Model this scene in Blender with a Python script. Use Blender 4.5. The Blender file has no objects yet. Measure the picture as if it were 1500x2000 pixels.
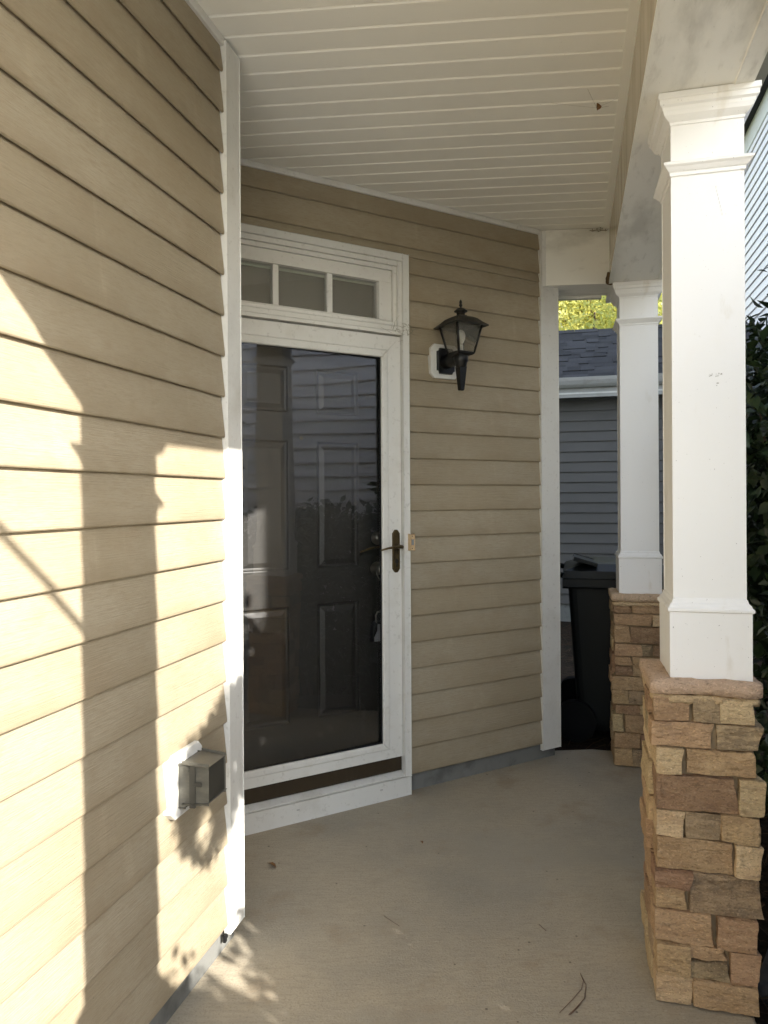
import bpy, bmesh, math, random
import numpy as np
from mathutils import Vector, Matrix, noise as mnoise

random.seed(7)
rng = np.random.default_rng(11)
S = bpy.context.scene
COL = S.collection
R = math.radians

# ------------------------------------------------------------------ camera
CAM_H = 1.42
AZ1, AZ2, AZ3 = R(14.8), R(60.3), R(5.5)      # porch axis, door wall, ceiling planks (from +Y towards +X)
cam_d = bpy.data.cameras.new('camera')
cam = bpy.data.objects.new('camera', cam_d)
COL.objects.link(cam)
cam_d.sensor_fit = 'VERTICAL'
cam_d.sensor_height = 24.0
cam_d.lens = 24.0 * 1390 / 2000
cam_d.shift_y = -27 / 2000
cam_d.clip_start = 0.02
cam_d.clip_end = 2000
cam.matrix_world = Matrix.Translation((0, 0, CAM_H)) @ Matrix.Rotation(R(90), 4, 'X') @ Matrix.Rotation(-0.0058, 4, 'Z')
S.camera = cam
S.render.resolution_x, S.render.resolution_y = 768, 1024

# ------------------------------------------------------------------ sky and sun
TANPHI, KDROP = 0.65, 0.64
PHI = math.atan(TANPHI)
SUN_EL = math.atan(KDROP * math.cos(PHI))
Dv = Vector((math.sin(AZ1), math.cos(AZ1), 0))
Nv = Vector((math.cos(AZ1), -math.sin(AZ1), 0))
sun_h = (Nv * math.cos(PHI) - Dv * math.sin(PHI)).normalized()
sun_dir = (sun_h * math.cos(SUN_EL) + Vector((0, 0, math.sin(SUN_EL)))).normalized()
world = bpy.data.worlds.new('World')
S.world = world
world.use_nodes = True
wn = world.node_tree
bg = wn.nodes['Background']
sky = wn.nodes.new('ShaderNodeTexSky')
sky.sky_type = 'NISHITA'
sky.sun_disc = False
sky.sun_elevation = SUN_EL
sky.sun_rotation = math.atan2(sun_h.x, sun_h.y)
sky.air_density, sky.dust_density, sky.ozone_density = 1.0, 0.9, 1.0
hsv = wn.nodes.new('ShaderNodeHueSaturation')      # lower saturation stands in for white balance, less blue in the whole sky
hsv.inputs['Saturation'].default_value = 0.6
wn.links.new(sky.outputs[0], hsv.inputs['Color'])
wn.links.new(hsv.outputs[0], bg.inputs[0])
bg.inputs[1].default_value = 0.15
sun_l = bpy.data.lights.new('sun', 'SUN')
sun_l.energy = 3.25
sun_l.angle = R(0.55)
sun_l.color = (1.0, 0.955, 0.885)
sun = bpy.data.objects.new('sun', sun_l)
COL.objects.link(sun)
sun.rotation_euler = sun_dir.to_track_quat('Z', 'Y').to_euler()
vs = S.view_settings
vs.view_transform = 'Standard'
vs.look = 'None'
vs.gamma = 1
vs.use_curve_mapping = False
vs.exposure = 2.12
S.cycles.max_bounces = 9
S.cycles.diffuse_bounces = 5
S.cycles.glossy_bounces = 3
S.cycles.use_adaptive_sampling = True
S.cycles.adaptive_threshold = 0.02
S.cycles.transparent_max_bounces = 24
S.cycles.use_denoising = True

# ------------------------------------------------------------------ materials
def _ramp(nt, lo, hi):
    n = nt.nodes.new('ShaderNodeMapRange')
    n.inputs[1].default_value, n.inputs[2].default_value = lo, hi
    n.interpolation_type = 'SMOOTHSTEP'
    return n

MATS = {}
def M(name, col, rough=0.6, spec=0.5, layers=(), bump=(), rand=0.0, metallic=0.0, trans=0.0, coat=0.0, huevar=0.0):
    """layers: (kind, (sx,sy,sz), lo, hi, colour, amount[, detail]); bump: (kind, (sx,sy,sz), strength, distance)"""
    m = bpy.data.materials.new(name)
    m.use_nodes = True
    nt = m.node_tree
    b = nt.nodes['Principled BSDF']
    b.inputs['Roughness'].default_value = rough
    b.inputs['Metallic'].default_value = metallic
    b.inputs['Specular IOR Level'].default_value = spec
    if coat:
        b.inputs['Coat Weight'].default_value = coat
    tc = nt.nodes.new('ShaderNodeTexCoord')
    info = nt.nodes.new('ShaderNodeObjectInfo')
    off = nt.nodes.new('ShaderNodeVectorMath'); off.operation = 'SCALE'
    comb = nt.nodes.new('ShaderNodeCombineXYZ')
    nt.links.new(info.outputs['Random'], comb.inputs[0]); nt.links.new(info.outputs['Random'], comb.inputs[2])
    nt.links.new(comb.outputs[0], off.inputs[0]); off.inputs['Scale'].default_value = 7.0 if rand else 0.0
    add = nt.nodes.new('ShaderNodeVectorMath'); add.operation = 'ADD'
    nt.links.new(tc.outputs['Object'], add.inputs[0]); nt.links.new(off.outputs[0], add.inputs[1])
    def tex(kind, sc, detail=6):
        mp = nt.nodes.new('ShaderNodeVectorMath'); mp.operation = 'MULTIPLY'
        mp.inputs[1].default_value = sc
        nt.links.new(add.outputs[0], mp.inputs[0])
        if kind == 'vor':
            t = nt.nodes.new('ShaderNodeTexVoronoi'); t.inputs['Scale'].default_value = 1
            nt.links.new(mp.outputs[0], t.inputs['Vector']); return t.outputs['Distance']
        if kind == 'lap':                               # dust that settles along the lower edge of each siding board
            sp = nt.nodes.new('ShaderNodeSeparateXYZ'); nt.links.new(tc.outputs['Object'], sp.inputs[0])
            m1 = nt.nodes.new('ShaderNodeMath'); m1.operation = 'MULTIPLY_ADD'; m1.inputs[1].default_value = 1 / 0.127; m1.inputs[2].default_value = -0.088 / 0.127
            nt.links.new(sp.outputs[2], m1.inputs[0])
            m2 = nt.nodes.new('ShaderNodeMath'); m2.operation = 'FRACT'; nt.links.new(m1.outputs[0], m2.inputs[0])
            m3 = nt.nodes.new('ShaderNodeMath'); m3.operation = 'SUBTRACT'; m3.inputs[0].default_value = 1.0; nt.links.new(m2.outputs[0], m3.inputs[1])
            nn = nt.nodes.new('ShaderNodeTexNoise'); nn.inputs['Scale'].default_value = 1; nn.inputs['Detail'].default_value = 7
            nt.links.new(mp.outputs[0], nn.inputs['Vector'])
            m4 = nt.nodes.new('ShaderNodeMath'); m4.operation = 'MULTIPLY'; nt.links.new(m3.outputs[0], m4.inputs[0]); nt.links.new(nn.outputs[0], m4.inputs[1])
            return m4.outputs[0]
        t = nt.nodes.new('ShaderNodeTexNoise'); t.inputs['Scale'].default_value = 1
        t.inputs['Detail'].default_value = detail; t.inputs['Roughness'].default_value = 0.6
        nt.links.new(mp.outputs[0], t.inputs['Vector']); return t.outputs['Fac']
    rgb = nt.nodes.new('ShaderNodeRGB'); rgb.outputs[0].default_value = (*col, 1)
    cur = rgb.outputs[0]
    for L in layers:
        kind, sc, lo, hi, c2, amt = L[:6]
        f = tex(kind, sc, L[6] if len(L) > 6 else 6)
        mr = _ramp(nt, lo, hi); nt.links.new(f, mr.inputs[0])
        mul = nt.nodes.new('ShaderNodeMath'); mul.operation = 'MULTIPLY'; mul.inputs[1].default_value = amt
        nt.links.new(mr.outputs[0], mul.inputs[0])
        mx = nt.nodes.new('ShaderNodeMix'); mx.data_type = 'RGBA'
        nt.links.new(mul.outputs[0], mx.inputs[0]); nt.links.new(cur, mx.inputs[6]); mx.inputs[7].default_value = (*c2, 1)
        cur = mx.outputs[2]
    if rand:
        hs = nt.nodes.new('ShaderNodeHueSaturation')
        mr = nt.nodes.new('ShaderNodeMapRange'); mr.inputs[3].default_value = 1 - rand; mr.inputs[4].default_value = 1 + rand
        nt.links.new(info.outputs['Random'], mr.inputs[0]); nt.links.new(mr.outputs[0], hs.inputs['Value'])
        if huevar:
            wn_ = nt.nodes.new('ShaderNodeTexWhiteNoise'); wn_.noise_dimensions = '1D'
            nt.links.new(info.outputs['Random'], wn_.inputs['W'])
            m2 = nt.nodes.new('ShaderNodeMapRange'); m2.inputs[3].default_value = 0.5 - huevar; m2.inputs[4].default_value = 0.5 + huevar
            nt.links.new(wn_.outputs['Value'], m2.inputs[0]); nt.links.new(m2.outputs[0], hs.inputs['Hue'])
        nt.links.new(cur, hs.inputs['Color']); cur = hs.outputs[0]
    nt.links.new(cur, b.inputs['Base Color'])
    prev = None
    for kind, sc, st, dist in bump:
        f = tex(kind, sc, 5)
        bp = nt.nodes.new('ShaderNodeBump'); bp.inputs['Strength'].default_value = st; bp.inputs['Distance'].default_value = dist
        nt.links.new(f, bp.inputs['Height'])
        if prev: nt.links.new(prev, bp.inputs['Normal'])
        prev = bp.outputs[0]
    if prev: nt.links.new(prev, b.inputs['Normal'])
    if trans:                                           # thin leaves let light through
        out = nt.nodes['Material Output']
        tr = nt.nodes.new('ShaderNodeBsdfTranslucent'); nt.links.new(cur, tr.inputs['Color'])
        mxs = nt.nodes.new('ShaderNodeMixShader'); mxs.inputs[0].default_value = trans
        nt.links.new(b.outputs[0], mxs.inputs[1]); nt.links.new(tr.outputs[0], mxs.inputs[2])
        nt.links.new(mxs.outputs[0], out.inputs['Surface'])
    MATS[name] = m
    return m

def glass(name, ior, wav=0.0, tint=(1, 1, 1), rough=0.0, dust=0.0):
    m = bpy.data.materials.new(name); m.use_nodes = True
    nt = m.node_tree; nt.nodes.remove(nt.nodes['Principled BSDF'])
    out = nt.nodes['Material Output']
    fr = nt.nodes.new('ShaderNodeFresnel'); fr.inputs[0].default_value = ior
    t = nt.nodes.new('ShaderNodeBsdfTransparent'); t.inputs[0].default_value = (*tint, 1)
    g = nt.nodes.new('ShaderNodeBsdfGlossy'); g.inputs['Roughness'].default_value = rough
    mx = nt.nodes.new('ShaderNodeMixShader')
    nt.links.new(fr.outputs[0], mx.inputs[0]); nt.links.new(t.outputs[0], mx.inputs[1]); nt.links.new(g.outputs[0], mx.inputs[2])
    last = mx
    if dust:                                            # a film of dust on the pane
        df = nt.nodes.new('ShaderNodeBsdfDiffuse'); df.inputs[0].default_value = (0.42, 0.40, 0.34, 1)
        last = nt.nodes.new('ShaderNodeMixShader'); last.inputs[0].default_value = dust
        nt.links.new(mx.outputs[0], last.inputs[1]); nt.links.new(df.outputs[0], last.inputs[2])
    nt.links.new(last.outputs[0], out.inputs['Surface'])
    if wav:
        tc = nt.nodes.new('ShaderNodeTexCoord'); n = nt.nodes.new('ShaderNodeTexNoise')
        n.inputs['Scale'].default_value = 2.6; n.inputs['Detail'].default_value = 0
        nt.links.new(tc.outputs['Object'], n.inputs['Vector'])
        bp = nt.nodes.new('ShaderNodeBump'); bp.inputs['Strength'].default_value = 1; bp.inputs['Distance'].default_value = wav
        nt.links.new(n.outputs[0], bp.inputs['Height']); nt.links.new(bp.outputs[0], g.inputs['Normal'])
    return m

TAN = (0.365, 0.312, 0.222)
siding = M('tan_siding', TAN, 0.55, 0.35,
           layers=[('n', (0.9, 0.9, 1.3), 0.40, 0.64, (0.29, 0.235, 0.15), 0.6),
                   ('n', (11, 11, 0.8), 0.58, 0.74, (0.46, 0.385, 0.27), 0.4),
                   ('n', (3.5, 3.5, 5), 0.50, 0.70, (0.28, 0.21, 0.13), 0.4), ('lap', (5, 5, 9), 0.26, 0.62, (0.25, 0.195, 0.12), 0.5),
                   ('n', (20, 20, 60), 0.50, 0.70, (0.28, 0.22, 0.14), 0.3),
                   ('n', (40, 40, 500), 0.45, 0.65, (0.27, 0.215, 0.14), 0.45, 3),
                   ('n', (200, 200, 200), 0.71, 0.76, (0.12, 0.09, 0.06), 0.45, 2)],
           bump=[('n', (8, 60, 300), 0.7, 0.003), ('n', (1.6, 1.6, 3.0), 0.5, 0.006)], rand=0.03)
white = M('white_trim', (0.68, 0.67, 0.625), 0.5, 0.4,
          layers=[('n', (5, 5, 5), 0.5, 0.75, (0.50, 0.47, 0.40), 0.5), ('n', (45, 45, 45), 0.56, 0.72, (0.42, 0.40, 0.35), 0.45),
                  ('n', (300, 300, 300), 0.74, 0.78, (0.12, 0.1, 0.08), 0.5, 2)],
          bump=[('n', (40, 40, 40), 0.12, 0.002)])
colwhite = M('column_paint', (0.87, 0.87, 0.855), 0.45, 0.45,
             layers=[('n', (4, 4, 2), 0.52, 0.8, (0.76, 0.73, 0.64), 0.35), ('n', (22, 22, 22), 0.68, 0.74, (0.55, 0.5, 0.42), 0.35),
                     ('n', (160, 160, 110), 0.72, 0.75, (0.10, 0.085, 0.07), 0.6, 2), ('n', (9, 9, 3), 0.62, 0.72, (0.66, 0.62, 0.53), 0.4)],
             bump=[('n', (5, 5, 120), 0.06, 0.002)])
beamwhite = M('beam_wrap', (0.86, 0.845, 0.775), 0.42, 0.5,
              layers=[('n', (1.6, 4.5, 3), 0.52, 0.70, (0.40, 0.385, 0.32), 0.5), ('n', (7, 26, 16), 0.54, 0.72, (0.42, 0.40, 0.33), 0.4),
                      ('n', (190, 190, 190), 0.72, 0.77, (0.1, 0.09, 0.07), 0.5, 2)],
              bump=[('n', (3, 3, 3), 0.3, 0.004)])
beaminner = M('beam_inner_face', (0.55, 0.48, 0.36), 0.22, 0.6,  # stained white wrap; tan siding reflection and shade painted into base and streaks
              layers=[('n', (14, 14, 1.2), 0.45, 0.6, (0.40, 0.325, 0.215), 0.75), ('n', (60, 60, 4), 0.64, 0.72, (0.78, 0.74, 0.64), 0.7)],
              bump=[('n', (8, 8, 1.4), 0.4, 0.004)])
ceilm = M('ceiling_vinyl', (0.88, 0.865, 0.785), 0.42, 0.4,
          layers=[('n', (1.2, 1.2, 1.2), 0.5, 0.75, (0.74, 0.71, 0.63), 0.35), ('n', (160, 160, 160), 0.735, 0.77, (0.2, 0.17, 0.12), 0.45, 2)],
          bump=[('n', (6, 180, 6), 0.08, 0.001)], rand=0.02)
concrete = M('porch_concrete', (0.42, 0.36, 0.265), 0.9, 0.2,
             layers=[('n', (1.1, 1.1, 1.1), 0.40, 0.66, (0.28, 0.26, 0.215), 0.8), ('n', (4, 4, 4), 0.54, 0.70, (0.30, 0.225, 0.145), 0.55),
                     ('n', (14, 95, 20), 0.42, 0.70, (0.29, 0.255, 0.20), 0.5), ('n', (150, 150, 150), 0.50, 0.68, (0.22, 0.19, 0.145), 0.5, 3),
                     ('n', (55, 260, 60), 0.52, 0.66, (0.47, 0.42, 0.33), 0.35, 3), ('vor', (12, 12, 12), 0.06, 0.035, (0.07, 0.055, 0.04), 0.7), ('n', (0.6, 1.0, 0.6), 0.48, 0.60, (0.33, 0.30, 0.24), 0.6)],
             bump=[('n', (150, 150, 150), 0.5, 0.003), ('n', (14, 90, 20), 0.3, 0.003)])
foundm = M('foundation_concrete', (0.19, 0.19, 0.175), 0.9, 0.2,
           layers=[('n', (9, 9, 9), 0.45, 0.7, (0.11, 0.11, 0.10), 0.8)], bump=[('n', (60, 60, 60), 0.4, 0.003)])
doorpaint = M('door_charcoal', (0.038, 0.036, 0.032), 0.45, 0.4,
              layers=[('n', (12, 12, 12), 0.6, 0.72, (0.075, 0.07, 0.06), 0.5), ('n', (90, 90, 20), 0.72, 0.78, (0.14, 0.13, 0.11), 0.5)],
              bump=[('n', (60, 60, 8), 0.08, 0.001)])
brown = M('brown_sweep', (0.035, 0.024, 0.012), 0.5, 0.4, layers=[('n', (30, 30, 4), 0.5, 0.8, (0.05, 0.035, 0.02), 0.6)])
brass = M('aged_brass', (0.13, 0.095, 0.045), 0.38, 0.5, metallic=0.75, layers=[('n', (60, 60, 60), 0.45, 0.7, (0.05, 0.04, 0.025), 0.7)])
nickel = M('worn_nickel', (0.45, 0.41, 0.35), 0.28, 0.5, metallic=0.9, layers=[('n', (50, 50, 50), 0.5, 0.7, (0.2, 0.17, 0.13), 0.5)])
black = M('black_lamp_metal', (0.004, 0.004, 0.0035), 0.42, 0.5, layers=[('n', (30, 30, 30), 0.5, 0.75, (0.02, 0.018, 0.014), 0.5)],
          bump=[('n', (120, 120, 120), 0.2, 0.001)])
blackdusty = M('dusty_lamp_roof', (0.016, 0.015, 0.012), 0.6, 0.4, layers=[('n', (25, 25, 25), 0.4, 0.7, (0.06, 0.05, 0.036), 0.5)])
bulbm = M('bulb_white', (0.8, 0.79, 0.74), 0.3)
tanplastic = M('tan_plastic', (0.55, 0.39, 0.22), 0.45)
greybtn = M('grey_button', (0.25, 0.27, 0.28), 0.35)
greyplastic = M('grey_lockbox', (0.36, 0.37, 0.38), 0.4, layers=[('n', (60, 60, 60), 0.55, 0.75, (0.22, 0.22, 0.22), 0.5)])
darkplastic = M('dark_plastic', (0.012, 0.013, 0.013), 0.4)
coverplastic = M('weathered_clear_cover', (0.085, 0.08, 0.065), 0.32, 0.5,
                 layers=[('n', (20, 20, 60), 0.4, 0.7, (0.13, 0.122, 0.095), 0.7), ('n', (120, 120, 120), 0.6, 0.72, (0.1, 0.095, 0.07), 0.6)])
coverdark = M('weathered_grey_lid', (0.05, 0.047, 0.038), 0.38, 0.5,
              layers=[('n', (16, 16, 16), 0.4, 0.7, (0.035, 0.033, 0.027), 0.7), ('n', (200, 200, 200), 0.7, 0.76, (0.35, 0.33, 0.27), 0.5)])
cartm = M('cart_plastic', (0.0035, 0.005, 0.0048), 0.5, 0.35, bump=[('n', (90, 90, 90), 0.15, 0.001)])
mortar = M('stone_mortar', (0.24, 0.18, 0.11), 0.95, 0.1, layers=[('n', (40, 40, 40), 0.45, 0.7, (0.30, 0.22, 0.12), 0.7)],
           bump=[('n', (90, 90, 90), 0.8, 0.004)])
def stone_mat(name, c, c2, c3):
    dk = tuple(v * 0.38 for v in c); lt = tuple(min(1, v * 1.55) for v in c)
    return M(name, c, 0.9, 0.2,
             layers=[('n', (7, 7, 14), 0.40, 0.62, c2, 0.85), ('n', (14, 14, 55), 0.52, 0.66, c3, 0.75),
                     ('n', (38, 38, 80), 0.56, 0.68, dk, 0.5), ('n', (150, 150, 260), 0.54, 0.66, dk, 0.5, 3), ('n', (110, 110, 160), 0.56, 0.68, lt, 0.45, 3)],
             bump=[('n', (20, 20, 50), 1.0, 0.012), ('n', (70, 70, 130), 1.0, 0.006), ('n', (220, 220, 300), 0.8, 0.002)], rand=0.12, huevar=0.007)
ST = dict(
    tan=stone_mat('stone_tan', (0.50, 0.35, 0.20), (0.42, 0.28, 0.155), (0.36, 0.245, 0.145)),
    gold=stone_mat('stone_gold', (0.58, 0.445, 0.265), (0.53, 0.38, 0.215), (0.46, 0.335, 0.205)),
    brown=stone_mat('stone_brown', (0.35, 0.225, 0.135), (0.27, 0.165, 0.10), (0.44, 0.30, 0.185)),
    grey=stone_mat('stone_grey', (0.39, 0.29, 0.175), (0.24, 0.18, 0.115), (0.46, 0.345, 0.21)),
    rose=stone_mat('stone_rose', (0.46, 0.31, 0.18), (0.39, 0.25, 0.145), (0.52, 0.365, 0.22)))
capm = stone_mat('cap_stone_rose', (0.58, 0.425, 0.30), (0.53, 0.375, 0.25), (0.55, 0.40, 0.285))
nbwhite = M('neighbour_siding', (0.80, 0.77, 0.775), 0.5, 0.35, layers=[('n', (3, 3, 3), 0.5, 0.75, (0.69, 0.665, 0.66), 0.4)],
            bump=[('n', (3, 40, 160), 0.15, 0.002)], rand=0.03)
nbgrey = M('rear_siding', (0.095, 0.088, 0.080), 0.5, 0.35, layers=[('n', (2, 2, 2), 0.45, 0.75, (0.07, 0.065, 0.06), 0.5)],
           bump=[('n', (3, 40, 160), 0.15, 0.002)], rand=0.03)
shingm = M('asphalt_shingle', (0.046, 0.045, 0.046), 0.9, 0.25, layers=[('n', (60, 60, 60), 0.4, 0.7, (0.03, 0.03, 0.034), 0.7),
           ('n', (300, 300, 300), 0.6, 0.7, (0.12, 0.12, 0.13), 0.5)], bump=[('n', (200, 200, 200), 0.6, 0.003)], rand=0.3)
gutterm = M('gutter_metal', (0.33, 0.32, 0.295), 0.35, 0.5, layers=[('n', (8, 8, 20), 0.45, 0.7, (0.24, 0.23, 0.20), 0.6)])
gutterdark = M('gutter_olive', (0.38, 0.365, 0.29), 0.5, 0.4, layers=[('n', (8, 8, 20), 0.45, 0.7, (0.29, 0.28, 0.21), 0.6)])
mulchm = M('mulch_soil', (0.026, 0.018, 0.012), 0.95, 0.1, layers=[('n', (30, 30, 30), 0.4, 0.7, (0.06, 0.04, 0.025), 0.7), ('n', (3, 3, 3), 0.45, 0.7, (0.015, 0.017, 0.012), 0.6)],
           bump=[('n', (40, 40, 40), 1.0, 0.02)])
strawm = M('pine_straw', (0.08, 0.048, 0.025), 0.8, 0.2, rand=0.3)
lawnm = M('lawn_green', (0.07, 0.10, 0.035), 0.95, 0.1, layers=[('n', (2, 2, 2), 0.4, 0.7, (0.12, 0.11, 0.05), 0.7)], bump=[('n', (50, 50, 50), 1, 0.03)])
drivem = M('driveway_concrete', (0.62, 0.60, 0.56), 0.9, 0.2, layers=[('n', (1, 1, 1), 0.4, 0.7, (0.46, 0.44, 0.40), 0.6)])
slatem = M('dark_flagstone', (0.075, 0.07, 0.066), 0.75, 0.3, layers=[('n', (8, 8, 8), 0.45, 0.7, (0.13, 0.115, 0.10), 0.7)], bump=[('n', (30, 30, 30), 0.6, 0.005)], rand=0.15)
leafdark = M('shrub_leaf', (0.022, 0.042, 0.016), 0.32, 0.5, rand=0.35, huevar=0.02, trans=0.12)
leafmass = M('shrub_leaf_mass', (0.022, 0.042, 0.016), 0.35, 0.5, layers=[('n', (14, 14, 14), 0.45, 0.65, (0.045, 0.068, 0.02), 0.8)], trans=0.12)
leafyel = M('tree_leaf_yellow', (0.62, 0.60, 0.20), 0.6, 0.3, layers=[('n', (0.8, 0.8, 0.8), 0.42, 0.6, (0.38, 0.44, 0.16), 0.7), ('n', (4, 4, 4), 0.5, 0.6, (0.70, 0.62, 0.15), 0.6)], trans=0.5)
leafgrn = M('tree_leaf_green', (0.06, 0.10, 0.03), 0.6, 0.3, layers=[('n', (1, 1, 1), 0.42, 0.6, (0.10, 0.13, 0.03), 0.8)], trans=0.3)
bark = M('bark', (0.14, 0.095, 0.06), 0.9, 0.2, layers=[('n', (10, 10, 3), 0.4, 0.7, (0.07, 0.05, 0.035), 0.7)], bump=[('n', (40, 40, 8), 0.7, 0.006)])
dryleaf = M('dry_leaf', (0.23, 0.12, 0.045), 0.7, 0.2, layers=[('n', (90, 90, 90), 0.4, 0.7, (0.12, 0.06, 0.03), 0.7)])
needle = M('brown_needle', (0.15, 0.09, 0.06), 0.6, 0.3)
webm = M('dusty_web', (0.24, 0.21, 0.15), 0.9, 0.1)
mudm = M('mud_nest', (0.13, 0.09, 0.05), 0.95, 0.1, bump=[('n', (120, 120, 120), 0.8, 0.004)])
backing = M('interior_grey', (0.20, 0.20, 0.185), 0.9, 0.1)
inkm = M('scuff_grey', (0.45, 0.44, 0.41), 0.9, 0.1)
rubber = M('black_gap', (0.008, 0.008, 0.008), 0.8, 0.2)
storm_glass = glass('storm_glass', 1.58, wav=0.0022)
lamp_glass = glass('lamp_glass', 1.5, tint=(0.93, 0.91, 0.86), rough=0.08, dust=0.2)
trans_glass = glass('transom_glass', 1.6, wav=0.0008, dust=0.10)

# ------------------------------------------------------------------ building helpers
def link(name, me, mat, parent=None, smooth=False):
    o = bpy.data.objects.new(name, me)
    if mat is not None and len(me.materials) == 0:
        me.materials.append(mat)
    COL.objects.link(o)
    if parent is not None:
        o.parent = parent
    if smooth:
        me.polygons.foreach_set('use_smooth', [True] * len(me.polygons))
    return o

def from_bm(name, bm, mat, parent=None, smooth=False):
    bmesh.ops.recalc_face_normals(bm, faces=bm.faces)
    me = bpy.data.meshes.new(name)
    bm.to_mesh(me); bm.free()
    return link(name, me, mat, parent, smooth)

def tag(o, label, cat=None, group=None, kind=None):
    if label: o['label'] = label
    if cat: o['category'] = cat
    if group: o['group'] = group
    if kind: o['kind'] = kind
    return o

def thing(name, loc, az, label=None, cat=None, group=None, kind=None):
    """Empty whose local +X runs along the given azimuth; local -Y points outward (to the viewer's right-hand side)."""
    e = bpy.data.objects.new(name, None)
    COL.objects.link(e)
    e.location = loc
    e.rotation_euler = (0, 0, math.pi / 2 - az)
    return tag(e, label, cat, group, kind)

def box_bm(bm, x0, x1, o0, o1, z0, z1, bev=0.0):
    """o is the outward distance: local y = -o"""
    r = bmesh.ops.create_cube(bm, size=1)
    vs_ = r['verts']
    for v in vs_:
        v.co = Vector((x0 + (v.co.x + .5) * (x1 - x0), -(o0 + (v.co.y + .5) * (o1 - o0)), z0 + (v.co.z + .5) * (z1 - z0)))
    if bev:
        es = list({e for v in vs_ for e in v.link_edges})
        bmesh.ops.bevel(bm, geom=es, offset=bev, segments=2, affect='EDGES', profile=.5)

def box(name, dims, mat, parent, bev=0.0):
    bm = bmesh.new(); box_bm(bm, *dims, bev=bev)
    return from_bm(name, bm, mat, parent)

def boxes(name, lst, mat, parent, bev=0.0):
    bm = bmesh.new()
    for d_ in lst: box_bm(bm, *d_, bev=bev)
    return from_bm(name, bm, mat, parent)

def extrude_profile(name, prof, x0, x1, mat, parent, smooth=False):
    """prof: list of (o, z) around the section, extruded along local x"""
    bm = bmesh.new()
    a = [bm.verts.new((x0, -o, z)) for o, z in prof]
    b = [bm.verts.new((x1, -o, z)) for o, z in prof]
    k = len(prof)
    for i in range(k):
        bm.faces.new((a[i], a[(i + 1) % k], b[(i + 1) % k], b[i]))
    bm.faces.new(a[::-1]); bm.faces.new(b)
    return from_bm(name, bm, mat, parent, smooth)

def prism(name, pts, lo, hi, mat, parent, axis='o', bev=0.0):
    """pts in (x,z) extruded along outward from lo to hi, or pts (x,o) extruded along z"""
    bm = bmesh.new()
    if axis == 'o':
        a = [bm.verts.new((x, -lo, z)) for x, z in pts]; b = [bm.verts.new((x, -hi, z)) for x, z in pts]
    else:
        a = [bm.verts.new((x, -o, lo)) for x, o in pts]; b = [bm.verts.new((x, -o, hi)) for x, o in pts]
    k = len(pts)
    for i in range(k):
        bm.faces.new((a[i], a[(i + 1) % k], b[(i + 1) % k], b[i]))
    bm.faces.new(a[::-1]); f = bm.faces.new(b)
    if bev:
        bmesh.ops.bevel(bm, geom=list(f.edges), offset=bev, segments=2, affect='EDGES', profile=.5)
    return from_bm(name, bm, mat, parent)

def tube(name, pts, rads, mat, parent, seg=8, bm=None):
    own = bm is None
    if own: bm = bmesh.new()
    pts = [Vector(p) for p in pts]
    if not hasattr(rads, '__len__'): rads = [rads] * len(pts)
    rings = []
    up = Vector((0.13, 0.31, 0.94)).normalized()
    for i, p in enumerate(pts):
        t = (pts[min(i + 1, len(pts) - 1)] - pts[max(i - 1, 0)]).normalized()
        a = t.cross(up)
        if a.length < 1e-3: a = t.cross(Vector((1, 0, 0)))
        a.normalize(); b = t.cross(a)
        rings.append([bm.verts.new(p + (a * math.cos(2 * math.pi * j / seg) + b * math.sin(2 * math.pi * j / seg)) * rads[i]) for j in range(seg)])
    for r0, r1 in zip(rings, rings[1:]):
        for j in range(seg):
            bm.faces.new((r0[j], r0[(j + 1) % seg], r1[(j + 1) % seg], r1[j]))
    bm.faces.new(rings[0][::-1]); bm.faces.new(rings[-1])
    if own:
        return from_bm(name, bm, mat, parent, True)

def lathe(name, prof, cx, co, mat, parent, seg=20, smooth=True):
    bm = bmesh.new(); rings = []
    for r_, z in prof:
        rings.append([bm.verts.new((cx + r_ * math.cos(2 * math.pi * j / seg), -co + r_ * math.sin(2 * math.pi * j / seg), z)) for j in range(seg)])
    for r0, r1 in zip(rings, rings[1:]):
        for j in range(seg): bm.faces.new((r0[j], r0[(j + 1) % seg], r1[(j + 1) % seg], r1[j]))
    bm.faces.new(rings[0][::-1]); bm.faces.new(rings[-1])
    return from_bm(name, bm, mat, parent, smooth)

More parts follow.
